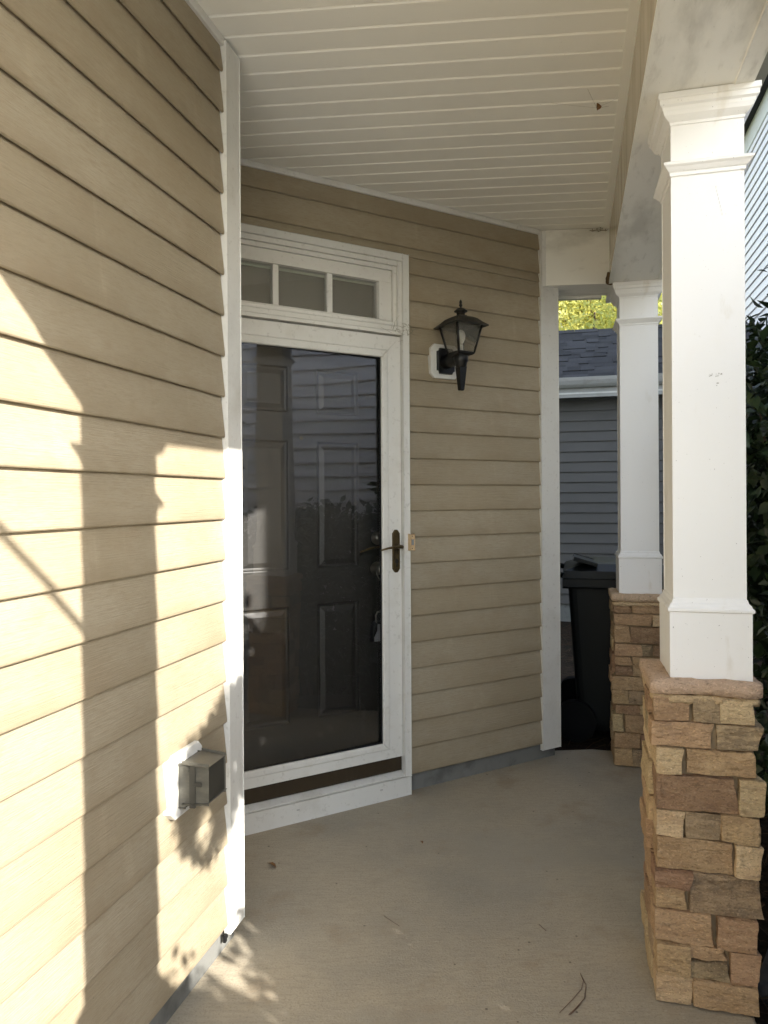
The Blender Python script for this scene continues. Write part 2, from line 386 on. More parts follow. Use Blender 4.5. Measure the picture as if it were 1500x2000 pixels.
def rough_box(name, x0, x1, o0, o1, z0, z1, mat, parent, rnd=0.008, amp=0.005, step=0.035, seed=0, freq=14, skew=0.0, chip=False):
    bm = bmesh.new()
    bmesh.ops.create_cube(bm, size=1)
    lo = Vector((x0, -max(o0, o1), z0)); hi = Vector((x1, -min(o0, o1), z1)); dim = hi - lo
    for ax in range(3):
        n = max(2, int(round(dim[ax] / step)))
        es = [e for e in bm.edges if abs((e.verts[0].co - e.verts[1].co)[ax]) > 0.9 or
              (abs((e.verts[0].co - e.verts[1].co)[ax]) > 1e-4 and abs((e.verts[0].co - e.verts[1].co).length - abs((e.verts[0].co - e.verts[1].co)[ax])) < 1e-5)]
        bmesh.ops.subdivide_edges(bm, edges=es, cuts=n - 1, use_grid_fill=True)
    sv = Vector((seed * 3.71 + 1, seed * 1.93 + 2, seed * 5.11))
    rr = min(rnd, min(dim) * 0.45)
    for v in bm.verts:
        p = Vector((lo[i] + (v.co[i] + .5) * dim[i] for i in range(3)))
        c = Vector((min(max(p[i], lo[i] + rr), hi[i] - rr) for i in range(3)))
        dv = p - c
        if dv.length > 1e-7:
            nv = dv.normalized()
            f = (p + sv) * freq
            q = mnoise.noise(f) + 0.6 * mnoise.noise(Vector((f.x, f.y, f.z * 2)) * 1.9 + sv) + 0.3 * mnoise.noise(f * 4.1)
            # faces also tilt a little as cut stone does
            tilt = skew * (((p.x - lo.x) / dim.x - .5) * math.sin(seed * 2.1) + ((p.z - lo.z) / dim.z - .5) * math.cos(seed * 1.3))
            if chip:                     # cleft faces: broad planes with ledges
                q = 0.8 * mnoise.noise(f * .55) + 0.9 * (math.floor(2.5 * mnoise.noise(Vector((f.x * .5, f.y * .5, f.z * 1.1)) + sv) + .5) / 2.5) + 0.35 * mnoise.noise(f * 3.3)
            p = c + nv * rr + nv * amp * q + Vector((0, -tilt if nv.y < -0.5 else 0, 0))
            p += Vector((mnoise.noise(f * .6 + Vector((9, 0, 0))), 0, mnoise.noise(f * .6 + Vector((0, 9, 0))))) * amp * 0.6
        v.co = p
    return from_bm(name, bm, mat, parent, not chip)

def UT(u, t, h=0.0):
    p = Nv * u + Dv * t
    return Vector((p.x, p.y, h))

D2 = Vector((math.sin(AZ2), math.cos(AZ2), 0)); N2 = Vector((math.cos(AZ2), -math.sin(AZ2), 0))
DOOR0 = Vector((0.116, 3.441, 0))
LEFT0 = Vector((-0.511, 2.22, 0))
CEIL = 2.865
EXP = 0.127                      # siding exposure
SB = 0.088                       # bottom of the first course
UW = -1.061                      # left wall plane in porch coordinates
GROUND = -0.13

def lap_prof(z0, exp, butt=0.016):
    return [(-0.002, z0 + 0.016), (0.002, z0 + 0.008), (butt - 0.008, z0 + 0.001), (butt - 0.005, z0 - 0.001), (butt - 0.002, z0), (butt - 0.0003, z0 + 0.0025), (butt, z0 + 0.006),
            (butt - 0.0004, z0 + 0.012), (0.002, z0 + exp + 0.008), (-0.004, z0 + exp + 0.008), (-0.004, z0 + 0.016)]

def lap_cut(prof, top):
    return [(o, min(z, top)) for o, z in prof]

# ------------------------------------------------------------------ ground
def sheet(name, pts, z, mat, kind='structure', label=None):
    me = bpy.data.meshes.new(name)
    me.from_pydata([(p[0], p[1], z) for p in pts], [], [tuple(range(len(pts)))])
    o = link(name, me, mat)
    return tag(o, label, None, None, kind)

sheet('ground', [(-300, -300), (300, -300), (300, 300), (-300, 300)], GROUND - 0.02, lawnm, label='lawn and soil around the houses')
bed = [UT(0.3, -0.6), UT(2.4, -0.6), UT(2.4, 9.4), UT(-0.6, 9.4), UT(-0.6, 3.9), UT(0.3, 3.9)]
sheet('mulch_bed', bed, GROUND - 0.012, mulchm, label='dark mulch bed beside and behind the porch')
drv = [UT(-1.0, -14), UT(9, -14), UT(9, -0.7), UT(-1.0, -0.7)]
sheet('driveway', drv, GROUND - 0.008, drivem, label='pale concrete driveway in front of the porch')
# porch slab with a real edge
slab = [UT(-2.6, -1.4), UT(0.475, -1.4), UT(0.475, 4.18), UT(0.1, 4.18), UT(-0.2, 4.05), UT(-2.6, 4.05)]
bm = bmesh.new()
a = [bm.verts.new((p.x, p.y, GROUND - 0.1)) for p in slab]; b = [bm.verts.new((p.x, p.y, 0)) for p in slab]
for i in range(len(slab)): bm.faces.new((a[i], a[(i + 1) % 6], b[(i + 1) % 6], b[i]))
bm.faces.new(b)
bmesh.ops.bevel(bm, geom=[e for e in bm.edges if e.verts[0].co.z > -.01 and e.verts[1].co.z > -.01], offset=0.012, segments=3, affect='EDGES', profile=.5)
tag(from_bm('porch_floor', bm, concrete), 'brushed concrete porch slab with faint stains', None, None, 'structure')

# ------------------------------------------------------------------ left wall (porch side of the house)
lw = thing('siding_wall', LEFT0, AZ1, 'tan lap-sided wall with sun patches at left, carrying the outlet box', 'wall')
LW0 = -4.2
k = 0
while SB + k * EXP < CEIL - 0.01:
    z = SB + k * EXP
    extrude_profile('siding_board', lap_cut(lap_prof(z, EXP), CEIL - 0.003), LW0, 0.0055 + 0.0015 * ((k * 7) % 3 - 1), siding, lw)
    k += 1
box('wall_sheathing', (LW0, 0.0, -0.16, -0.006, 0.097, CEIL - 0.002), white, lw)
box('foundation', (LW0, 0.095, -0.16, -0.010, -0.2, 0.096), foundm, lw)
# corner board: outer flange, dark receiving channel, return face
boxes('corner_board', [(0.009, 0.104, 0.004, 0.022, 0.062, CEIL - 0.012), (0.086, 0.104, -0.12, 0.004, 0.062, CEIL - 0.012)], white, lw, 0.0025)
box('channel', (-0.004, 0.009, -0.012, -0.0045, 0.066, CEIL - 0.004), white, lw)
extrude_profile('ceiling_trim', [(0.0, CEIL - 0.028), (0.016, CEIL - 0.028), (0.018, CEIL - 0.022), (0.018, CEIL - 0.002), (0.0, CEIL - 0.002)], LW0, 0.013, white, lw)
boxes('broken_channel_end', [(-0.006, 0.006, 0.004, 0.012, 0.040, 0.064), (0.004, 0.016, 0.002, 0.010, 0.046, 0.060)], rubber, lw)
# hidden return between the corner board and the door wall
rw = thing('recess_wall', LEFT0 + Dv * 0.096 - Nv * 0.122, AZ1 + R(-90), 'tan sided return wall hidden behind the left corner board', 'wall')
k = 0
while SB + k * EXP < CEIL - 0.01:
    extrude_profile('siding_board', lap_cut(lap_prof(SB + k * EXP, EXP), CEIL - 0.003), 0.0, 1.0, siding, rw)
    k += 1
box('wall_sheathing', (0.0, 1.0, -0.12, -0.006, -0.1, CEIL - 0.002), white, rw)

# ------------------------------------------------------------------ door wall
dwl = thing('siding_wall', DOOR0, AZ2, 'tan lap-sided wall between storm door and far corner, behind the black lantern', 'wall')
QL, QR = -1.75, 0.832
k = 0
while SB + k * EXP < CEIL - 0.01:
    z = SB + k * EXP
    pr = lap_cut(lap_prof(z, EXP), CEIL - 0.003)
    if z + EXP <= 2.59:
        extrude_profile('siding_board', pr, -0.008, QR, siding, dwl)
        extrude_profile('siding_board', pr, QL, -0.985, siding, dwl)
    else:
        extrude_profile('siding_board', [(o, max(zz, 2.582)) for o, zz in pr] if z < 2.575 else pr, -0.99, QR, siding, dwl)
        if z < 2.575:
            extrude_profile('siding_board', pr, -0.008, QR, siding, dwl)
    k += 1
boxes('wall_sheathing', [(-0.03, 0.95, -0.16, -0.006, 0.097, CEIL - 0.002), (QL, -0.97, -0.16, -0.006, 0.097, CEIL - 0.002),
                         (-0.97, -0.03, -0.16, -0.006, 2.50, CEIL - 0.002)], white, dwl)
boxes('foundation', [(-0.009, 0.945, -0.16, -0.010, -0.2, 0.096), (QL, -0.97, -0.16, -0.010, -0.2, 0.096)], foundm, dwl)
boxes('corner_board', [(0.832, 0.960, 0.003, 0.021, 0.055, CEIL - 0.008), (0.942, 0.960, -0.14, 0.003, 0.055, CEIL - 0.008)], white, dwl, 0.0025)
extrude_profile('ceiling_trim', [(0.0, CEIL - 0.026), (0.016, CEIL - 0.026), (0.018, CEIL - 0.020), (0.018, CEIL - 0.002), (0.0, CEIL - 0.002)], QL, 0.831, white, dwl)

# side wall of the house running back from the far corner
cpt = DOOR0 + D2 * 0.955 - N2 * 0.10
sw = thing('side_wall', cpt, AZ1, 'dark sliver of the tan side wall receding behind the far corner board', 'wall')
k = 0
while SB + k * EXP < 5.2:
    extrude_profile('siding_board', lap_prof(SB + k * EXP, EXP), 0.02, 1.75, siding, sw)
    k += 1
box('wall_sheathing', (0.0, 1.75, -2.5, -0.006, -0.2, 5.3), white, sw)

# ------------------------------------------------------------------ porch ceiling: single planks with bevelled joints
pc = thing('porch_ceiling', (0, 0, CEIL), AZ3 + R(90), 'off-white beaded vinyl plank ceiling of the porch', None, None, 'structure')
PITCH = 0.0985
def plank_mesh(x1):
    w = PITCH
    prof = [(0.0, 0.012), (0.0, 0.0085), (0.0035, 0.0085), (0.009, 0.001), (0.011, 0.0), (w - 0.003, 0.0), (w - 0.0005, 0.003), (w - 0.0005, 0.012)]
    bm = bmesh.new()
    a = [bm.verts.new((-3.2, y, z)) for y, z in prof]; b_ = [bm.verts.new((x1, y, z)) for y, z in prof]
    n = len(prof)
    for i in range(n): bm.faces.new((a[i], a[(i + 1) % n], b_[(i + 1) % n], b_[i]))
    bm.faces.new(a[::-1]); bm.faces.new(b_)
    bmesh.ops.recalc_face_normals(bm, faces=bm.faces)
    me = bpy.data.meshes.new('soffit_plank'); bm.to_mesh(me); bm.free(); me.materials.append(ceilm)
    return me
e3 = Vector((math.cos(AZ3), -math.sin(AZ3), 0)); f3 = Vector((math.sin(AZ3), math.cos(AZ3), 0))
y = -0.1
while y < 4.35:
    # where this plank meets the outer line of the beam (u = 0.44)
    x1 = (0.44 - (f3 * y).dot(Nv)) / e3.dot(Nv)
    o = bpy.data.objects.new('soffit_plank', plank_mesh(x1)); COL.objects.link(o); o.parent = pc; o.location = (0, y, 0)
    y += PITCH
roofdeck = [UT(-3.6, -0.1), UT(0.48, -0.1), UT(0.48, 4.6), UT(-3.6, 4.6)]
bm = bmesh.new()
a = [bm.verts.new((p.x, p.y, CEIL + 0.03)) for p in roofdeck]; b = [bm.verts.new((p.x, p.y, CEIL + 0.25)) for p in roofdeck]
for i in range(4): bm.faces.new((a[i], a[(i + 1) % 4], b[(i + 1) % 4], b[i]))
bm.faces.new(a[::-1]); bm.faces.new(b)
tag(from_bm('porch_roof', bm, white), 'flat roof deck above the porch ceiling', None, None, 'structure')

# ------------------------------------------------------------------ beam along the columns (local x = t, outward = u)
BB = 2.565
bmx = thing('porch_beam', (0, 0, 0), AZ1, 'off-white wrapped porch beam resting on the two columns', 'beam')
U0, U1, BACK = 0.205, 0.482, 4.36
tf = 0.405
outline = [(tf, BB), (BACK, BB), (BACK, CEIL - 0.001), (tf - 0.302, CEIL - 0.001)]
prism('core', outline, U0 + 0.006, U1 - 0.004, beamwhite, bmx)
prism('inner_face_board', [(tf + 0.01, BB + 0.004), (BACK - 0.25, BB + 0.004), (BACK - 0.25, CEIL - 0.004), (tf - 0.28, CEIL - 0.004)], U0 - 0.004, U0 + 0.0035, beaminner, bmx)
box('soffit_board', (tf + 0.005, BACK - 0.002, U0 - 0.007, 0.436, BB - 0.010, BB - 0.0005), beamwhite, bmx, 0.002)
box('outer_trim', (tf + 0.005, BACK - 0.002, 0.442, U1 + 0.003, BB - 0.013, BB - 0.0006), beamwhite, bmx, 0.003)
box('ceiling_trim', (-0.2, BACK - 0.3, U0 - 0.034, U0 - 0.005, CEIL - 0.011, CEIL - 0.001), ceilm, bmx, 0.002)
extrude_profile('seam_bead', [(0.4365, BB - 0.001), (0.4368, BB - 0.011), (0.4375, BB - 0.0145), (0.439, BB - 0.016), (0.4405, BB - 0.0145), (0.4412, BB - 0.011), (0.4415, BB - 0.001)], tf + 0.005, BACK - 0.004, beamwhite, bmx)
gt = thing('eave_gutter', (0, 0, 0), AZ1, 'olive grey gutter and fascia outside the porch beam', 'gutter')
box('fascia', (0.42, 4.7, U1 + 0.004, U1 + 0.022, BB + 0.12, BB + 0.33), gutterdark, gt)
extrude_profile('trough', [(U1 + 0.022, BB + 0.172), (0.598, BB + 0.172), (0.622, BB + 0.225), (0.628, BB + 0.30), (0.619, BB + 0.30), (0.612, BB + 0.23), (0.592, BB + 0.18), (U1 + 0.03, BB + 0.18), (U1 + 0.03, BB + 0.29), (U1 + 0.022, BB + 0.29)], 0.42, 4.7, gutterdark, gt)
# return beam from the far corner to the main beam, parallel to the planks
rb0 = Vector((0.885, 3.846, 0))
rb = thing('return_beam', rb0, AZ3 + R(90), 'short cream header between far corner board and porch beam', 'beam')
box('core', (-0.02, 0.40, -0.22, 0.0, BB - 0.003, CEIL - 0.003), beamwhite, rb, 0.003)
box('edge_trim', (-0.024, -0.004, -0.02, 0.006, BB - 0.008, CEIL - 0.006), white, rb, 0.002)
box('bottom_trim', (-0.015, 0.33, -0.235, -0.205, BB - 0.022, BB - 0.004), white, rb, 0.002)
mb = rough_box('mud_nest', 0.31, 0.345, 0.0, 0.03, BB - 0.012, BB + 0.055, mudm, None, 0.01, 0.008, 0.012, 5, 40)
mb.location = rb0; mb.rotation_euler = rb.rotation_euler
tag(mb, 'small brown mud nest in the corner under the return beam', 'nest')

# ------------------------------------------------------------------ columns on stone pedestals
def ring_profile(name, hw, prof, z0, parent, mat=colwhite):
    """square moulding: prof list of (projection, z) swept round a square of half width hw"""
    bm = bmesh.new(); rings = []
    for p_, z in prof:
        w = hw + p_
        rings.append([bm.verts.new((sx * w, sy * w, z0 + z)) for sx, sy in ((-1, -1), (1, -1), (1, 1), (-1, 1))])
    for r0, r1 in zip(rings, rings[1:]):
        for j in range(4): bm.faces.new((r0[j], r0[(j + 1) % 4], r1[(j + 1) % 4], r1[j]))
    bm.faces.new(rings[0][::-1]); bm.faces.new(rings[-1])
    return from_bm(name, bm, mat, parent)

def pedestal(col, cx, co, hw, rows, seed, cap_hw, wrap_all=True):
    """core + cap + stones; rows: list of (z0, z1, [(a0, a1, mat), ...]) for the face towards the viewer (local -x side)"""
    rs = random.Random(seed)
    ped = box('pedestal', (cx - hw + .020, cx + hw - .020, co - hw + .020, co + hw - .020, -0.05, 0.872), mortar, col)
    cap = rough_box('cap_stone', cx - cap_hw, cx + cap_hw, co - cap_hw, co + cap_hw, 0.868, 0.908, capm, ped, 0.010, 0.0045, 0.022, seed, 26)
    rough_box('mortar_bed', cx - hw - .002, cx + hw, co - hw - .002, co + hw, 0.846, 0.8675, ST['gold'], ped, 0.006, 0.006, 0.012, seed + 31, 40)
    W = 2 * hw
    n = 0
    keys = ['tan', 'gold', 'brown', 'tan', 'rose', 'gold', 'grey']
    def stone(x0, x1, o0, o1, z0, z1, m):
        nonlocal n
        n += 1
        rough_box('stone', x0, x1, o0, o1, z0, z1, ST[m], ped, 0.0022, 0.0048, 0.0095 if seed == 3 else 0.013, seed * 50 + n, 20, 0.016, True)
    for z0, z1, sts in rows:
        g = 0.0026
        wl = rs.choice([0.055, 0.085, 0.11]); wr = rs.choice([0.055, 0.085, 0.11])
        # viewer's face: local x low side; its own coordinate a runs along outward o
        for i, (a0, a1, m, *zz) in enumerate(sts):
            b0, b1 = (zz + [z0, z1])[:2] if zz else (z0, z1)
            dep = wl if a0 <= 0.001 else (wr if a1 >= W - 0.001 else 0.06)
            pr = rs.uniform(-0.008, 0.009)
            ja = rs.uniform(-0.007, 0.010) if a0 <= 0.001 else 0
            jb = rs.uniform(-0.010, 0.007) if a1 >= W - 0.001 else 0
            x0 = cx - hw - pr
            stone(x0, cx - hw + dep, co - hw + a0 - ja + g, co - hw + a1 + jb - g, b0 + g, b1 - g, m)
        # inner side, outer side, back
        for side in (0, 1):
            x = cx - hw + (wl if side == 0 else wr) + 0.003
            while x < cx + hw - 0.02:
                x2 = min(x + rs.uniform(0.08, 0.17), cx + hw)
                if cx + hw - x2 < 0.05: x2 = cx + hw
                pr = rs.uniform(-0.008, 0.010)
                if side == 0: stone(x + g, x2 - g, co - hw - pr, co - hw + 0.06, z0 + g, z1 - g, rs.choice(keys))
                else: stone(x + g, x2 - g, co + hw - 0.06, co + hw + pr, z0 + g, z1 - g, rs.choice(keys))
                x = x2
        y_ = co - hw + 0.065
        while y_ < co + hw - 0.08:
            y2 = min(y_ + rs.uniform(0.09, 0.16), co + hw - 0.065)
            stone(cx + hw - 0.06, cx + hw + rs.uniform(-.006, .008), y_ + g, y2 - g, z0 + g, z1 - g, rs.choice(keys))
            y_ = y2
    return ped

def column(loc_u, loc_t, shaft_w, ped_du, ped_hw, rows, seed, label, az=R(13.9), cap=True):
    c = thing('porch_column', UT(loc_u, loc_t), az, label, 'column', 'stone based porch columns')
    hw = shaft_w / 2
    box('shaft', (-hw, hw, -hw, hw, 1.10, BB - 0.012), colwhite, c, 0.002)
    ring_profile('plinth', hw, [(0.013, 0), (0.0135, 0.183), (0.0135, 0.186), (0.019, 0.190), (0.019, 0.197), (0.014, 0.202), (0.012, 0.208), (0.006, 0.214), (0.004, 0.222), (0.0005, 0.226)], 0.9065, c)
    ring_profile('neck_moulding', hw, [(0.0005, 0), (0.005, 0.001), (0.006, 0.010), (0.010, 0.013), (0.017, 0.022), (0.023, 0.027), (0.024, 0.033), (0.018, 0.037), (0.0005, 0.039)], 2.330, c)
    ring_profile('capital', hw, [(0.0005, 0), (0.004, 0.001), (0.005, 0.008), (0.013, 0.014), (0.021, 0.022), (0.024, 0.030), (0.026, 0.034), (0.028, 0.042), (0.034, 0.047), (0.035, 0.060), (0.038, 0.063), (0.038, 0.0785)], 2.475, c)
    if rows:
        pedestal(c, ped_du[0], ped_du[1], ped_hw, rows, seed, ped_hw + 0.010)
    return c

PW = 0.275
def fr(x, x0=145, x1=660): return max(0.0, min(PW, (x - x0) / (x1 - x0) * PW))
def zz(y): return max(0.004, 0.862 - (y - 495) * 0.000614)
def frow(y0, y1, lst): return (zz(y1), zz(y0), [(fr(t[0]), fr(t[1]), t[2]) + ((zz(t[3][1]), zz(t[3][0])) if len(t) > 3 else ()) for t in lst])
front_rows = [
    frow(495, 610, [(0, 333, 'tan'), (333, 466, 'grey'), (466, 900, 'gold')]),
    frow(610, 727, [(0, 450, 'tan'), (450, 900, 'grey')]),
    frow(727, 845, [(0, 303, 'gold'), (303, 900, 'rose')]),
    frow(845, 1010, [(0, 553, 'brown'), (553, 900, 'gold')]),
    frow(1010, 1135, [(0, 298, 'gold'), (298, 469, 'grey'), (469, 900, 'tan')]),
    frow(1135, 1285, [(0, 535, 'tan'), (535, 900, 'gold')]),
    frow(1285, 1468, [(0, 316, 'brown', (1285, 1368)), (0, 316, 'rose', (1368, 1468)), (316, 900, 'grey')]),
    frow(1468, 1618, [(0, 443, 'tan'), (443, 900, 'rose')]),
    frow(1618, 1765, [(0, 315, 'tan'), (315, 506, 'tan', (1618, 1680)), (315, 506, 'grey', (1680, 1765)), (506, 900, 'rose')]),
    frow(1765, 1900, [(0, 330, 'gold'), (330, 900, 'tan')]),
]
def brow(y0, y1, lst):
    f = lambda x: max(0.0, min(PW, (x - 470) / 395 * PW)); z_ = lambda y: max(0.004, 0.862 - (y - 665) * 0.000693)
    return (z_(y1), z_(y0), [(f(t[0]), f(t[1]), t[2]) + ((z_(t[3][1]), z_(t[3][0])) if len(t) > 3 else ()) for t in lst])
back_rows = [
    brow(665, 745, [(0, 605, 'brown'), (605, 999, 'tan')]),
    brow(745, 840, [(0, 748, 'tan'), (748, 999, 'gold')]),
    brow(840, 972, [(0, 585, 'tan'), (585, 999, 'brown')]),
    brow(972, 1068, [(0, 669, 'rose'), (669, 748, 'grey'), (748, 999, 'brown')]),
    brow(1068, 1222, [(0, 601, 'tan', (1068, 1143)), (0, 601, 'brown', (1143, 1222)), (601, 999, 'tan')]),
    brow(1222, 1328, [(0, 730, 'tan'), (730, 999, 'gold')]),
    brow(1328, 1438, [(0, 572, 'tan'), (572, 999, 'grey')]),
    brow(1438, 1512, [(0, 656, 'brown'), (656, 999, 'gold')]),
    brow(1512, 1648, [(0, 550, 'gold'), (550, 999, 'tan')]),
    brow(1648, 1768, [(0, 656, 'tan'), (656, 999, 'brown')]),
    brow(1768, 1905, [(0, 601, 'tan'), (601, 999, 'grey')]),
]
column(0.372, 2.268, 0.188, (-0.004, -0.020), PW / 2, front_rows, 3, 'front white square porch column on tan stone pedestal, nearest and tallest')
column(0.345, 4.085, 0.188, (-0.006, -0.002), PW / 2, back_rows, 4, 'rear white porch column, half hidden behind the nearest column')
column(0.336, 0.598, 0.176, (0.0, 0.0), 0.132, back_rows, 6, 'third porch column outside the picture, shading the left wall')
# faint scuffs on the front column
sc = thing('paint_scuff', UT(0.372, 2.268), R(13.9), 'grey scuffed paint marks high on the front column', 'scuff')
bm = bmesh.new(); rs = random.Random(5)
for i in range(16):
    o = rs.uniform(0.000, 0.034); z = 1.76 + rs.choice([0.0, 0.0, -0.026, 0.004]) + rs.uniform(-.004, .004)
    box_bm(bm, -0.0945, -0.0938, o, o + rs.uniform(.001, .006), z, z + rs.uniform(.001, .004))
for i in range(8):
    box_bm(bm, -0.0945, -0.0938, 0.022 + i * .0022, 0.0228 + i * .0022, 2.285 - i * .011, 2.293 - i * .011)
bm2 = from_bm('mark', bm, inkm, sc); bm2['kind'] = 'stuff'

# ------------------------------------------------------------------ door surround, transom, storm door, entry door
fs = thing('door_surround', DOOR0, AZ2, 'white moulded door casing with three pane transom window', 'door frame')
CL, CR, CT = -0.985, -0.010, 2.582
def frame_ring(x0, x1, z0, z1, w, o0, o1, bottom=False):
    l = [(x0, x0 + w, o0, o1, z0, z1), (x1 - w, x1, o0, o1, z0, z1), (x0 + w, x1 - w, o0, o1, z1 - w, z1)]
    if bottom: l.append((x0 + w, x1 - w, o0, o1, z0, z0 + w))
    return l
boxes('outer_casing', frame_ring(CL, CR, 0.092, CT, 0.034, -0.02, 0.034), white, fs, 0.003)
boxes('inner_casing', frame_ring(CL + 0.034, CR - 0.034, 2.215, CT - 0.034, 0.024, -0.03, 0.024, True), white, fs, 0.004)
boxes('transom_step', frame_ring(CL + 0.058, CR - 0.058, 2.239, CT - 0.058, 0.020, -0.04, 0.012, True), white, fs, 0.003)
boxes('transom_sash', [(-0.907, -0.078, -0.05, 0.0, 2.447, 2.5045), (-0.907, -0.078, -0.05, 0.0, 2.2585, 2.267), (-0.155, -0.0875, -0.05, 0.001, 2.267, 2.447), (-0.907, -0.895, -0.05, 0.001, 2.267, 2.447)], white, fs, 0.002)
boxes('head_rail', [(CL + 0.034, CR - 0.034, -0.05, 0.030, 2.196, 2.2145)], white, fs, 0.004)
for a_, b_ in ((-0.895, -0.682), (-0.658, -0.421), (-0.393, -0.155)):
    box('transom_pane', (a_ + 0.0005, b_ - 0.0005, -0.028, -0.022, 2.268, 2.446), trans_glass, fs)
for a_ in (-0.682, -0.421):
    box('muntin', (a_, a_ + 0.026, -0.034, -0.008, 2.267, 2.447), white, fs, 0.002)
box('transom_backing', (-0.90, -0.09, -0.10, -0.09, 2.26, 2.45), backing, fs)  # backing panel; the dimness of the room behind is put into its grey
boxes('jamb', [(CL + 0.034, CL + 0.048, -0.16, -0.02, 0.10, 2.196), (CR - 0.048, CR - 0.034, -0.16, -0.02, 0.10, 2.196), (CL + 0.048, CR - 0.048, -0.16, -0.02, 2.182, 2.196)], white, fs)
box('threshold_board', (CL, -0.010, -0.10, 0.030, -0.001, 0.090), white, fs, 0.004)
extrude_profile('sill', [(-0.15, 0.091), (0.030, 0.091), (0.036, 0.095), (0.036, 0.101), (0.0, 0.114), (-0.15, 0.118)], CL + 0.034, -0.046, white, fs)
for x_ in (-0.18, -0.60): box('screw_hole', (x_, x_ + .014, 0.030, 0.0308, 0.052, 0.058), inkm, fs)

sd = thing('storm_door', DOOR0, AZ2, 'white full-view storm door with large reflective glass', 'storm door')
SL, SR, SB0, STP = -0.948, -0.0465, 0.186, 2.190
def mitred(name, x0, x1, z0, z1, wx, wt, wb, o0, o1, mat, parent, bev=0.003):
    """four mitred frame members, each one mesh"""
    mem = [[(x0, z0), (x0 + wx, z0 + wb), (x0 + wx, z1 - wt), (x0, z1)], [(x1, z1), (x1 - wx, z1 - wt), (x1 - wx, z0 + wb), (x1, z0)],
           [(x0, z1), (x0 + wx, z1 - wt), (x1 - wx, z1 - wt), (x1, z1)], [(x0, z0), (x1, z0), (x1 - wx, z0 + wb), (x0 + wx, z0 + wb)]]
    for m_ in mem:
        prism(name, m_, o0, o1, mat, parent, 'o', bev)
mitred('frame_rail', SL, SR, SB0, STP, 0.070, 0.068, 0.044, -0.018, 0.014, white, sd, 0.0016)
mitred('glass_stop', SL + 0.0705, SR - 0.0705, SB0 + 0.0445, STP - 0.0685, 0.034, 0.036, 0.030, -0.012, 0.019, white, sd, 0.006)
mitred('gasket', SL + 0.105, SR - 0.105, SB0 + 0.075, STP - 0.105, 0.004, 0.004, 0.004, -0.006, 0.006, rubber, sd, 0.001)
gp = box('glass_pane', (-(SR - SL) / 2 + 0.1, (SR - SL) / 2 - 0.1, -0.002, 0.002, SB0 + 0.070, STP - 0.100), storm_glass, sd)
gp.location = ((SL + SR) / 2, 0, 0); gp.rotation_euler = (0, 0, R(2.0))
box('bottom_sweep', (SL + 0.002, SR - 0.001, -0.012, 0.004, 0.118, 0.187), brown, sd, 0.001)
h = thing('handle', (0, 0, 0), math.pi / 2); h.parent = sd
prism('backplate', [(-0.099, 1.084), (-0.090, 1.070), (-0.085, 1.066), (-0.073, 1.066), (-0.068, 1.070), (-0.059, 1.084), (-0.059, 1.252), (-0.068, 1.265), (-0.073, 1.270), (-0.085, 1.270), (-0.090, 1.265), (-0.099, 1.252)], 0.0145, 0.021, brass, h, 'o', 0.002)
tube('lever', [(-0.066, -0.021, 1.189), (-0.066, -0.052, 1.189), (-0.072, -0.060, 1.189), (-0.11, -0.063, 1.191), (-0.15, -0.062, 1.186), (-0.185, -0.060, 1.178)], [0.0095, 0.0095, 0.0085, 0.0062, 0.0052, 0.0042], brass, h, 10)
lathe_pts = None
bm = bmesh.new()
tube('x', [(-0.079, -0.0205, 1.120), (-0.079, -0.027, 1.120)], [0.010, 0.009], None, None, 12, bm)
box_bm(bm, -0.0815, -0.0765, 0.0205, 0.0265, 1.096, 1.114)
from_bm('key_cylinder', bm, blackdusty, h)
tube('inner_lever', [(-0.085, 0.022, 1.186), (-0.085, 0.05, 1.186), (-0.12, 0.056, 1.188), (-0.18, 0.054, 1.180), (-0.235, 0.052, 1.165)], [0.009, 0.009, 0.006, 0.0055, 0.004], brass, h, 8)

ed = thing('entry_door', DOOR0, AZ2, 'dark charcoal six panel entry door behind the storm glass', 'door')
DO = -0.128
EL, ER, EB, ET = -0.932, -0.062, 0.122, 2.178
px = [(-0.800, -0.562), (-0.424, -0.200)]
pz = [(0.385, 0.925), (1.090, 1.690), (1.815, 2.030)]
xs = [EL, px[0][0], px[0][1], px[1][0], px[1][1], ER]
stiles = [(EL, px[0][0], DO - .04, DO, EB, ET), (px[0][1], px[1][0], DO - .04, DO, EB, ET), (px[1][1], ER, DO - .04, DO, EB, ET)]
rz = [EB, pz[0][0], pz[0][1], pz[1][0], pz[1][1], pz[2][0], pz[2][1], ET]
for a_, b_ in px:
    for i in range(0, 8, 2): stiles.append((a_, b_, DO - .04, DO, rz[i], rz[i + 1]))
boxes('slab', stiles, doorpaint, ed)
for a_, b_ in px:
    for z0, z1 in pz:
        bm = bmesh.new()
        lv = [(0, 0.0), (0.004, -0.001), (0.010, -0.010), (0.016, -0.011), (0.018, -0.0115), (0.040, -0.003), (0.044, -0.003)]
        rings = []
        for ins, dp in lv:
            rings.append([bm.verts.new((x, -(DO + dp), z)) for x, z in ((a_ + ins, z0 + ins), (b_ - ins, z0 + ins), (b_ - ins, z1 - ins), (a_ + ins, z1 - ins))])
        for r0, r1 in zip(rings, rings[1:]):
            for j in range(4): bm.faces.new((r0[j], r0[(j + 1) % 4], r1[(j + 1) % 4], r1[j]))
        bm.faces.new(rings[-1])
        from_bm('panel', bm, doorpaint, ed)
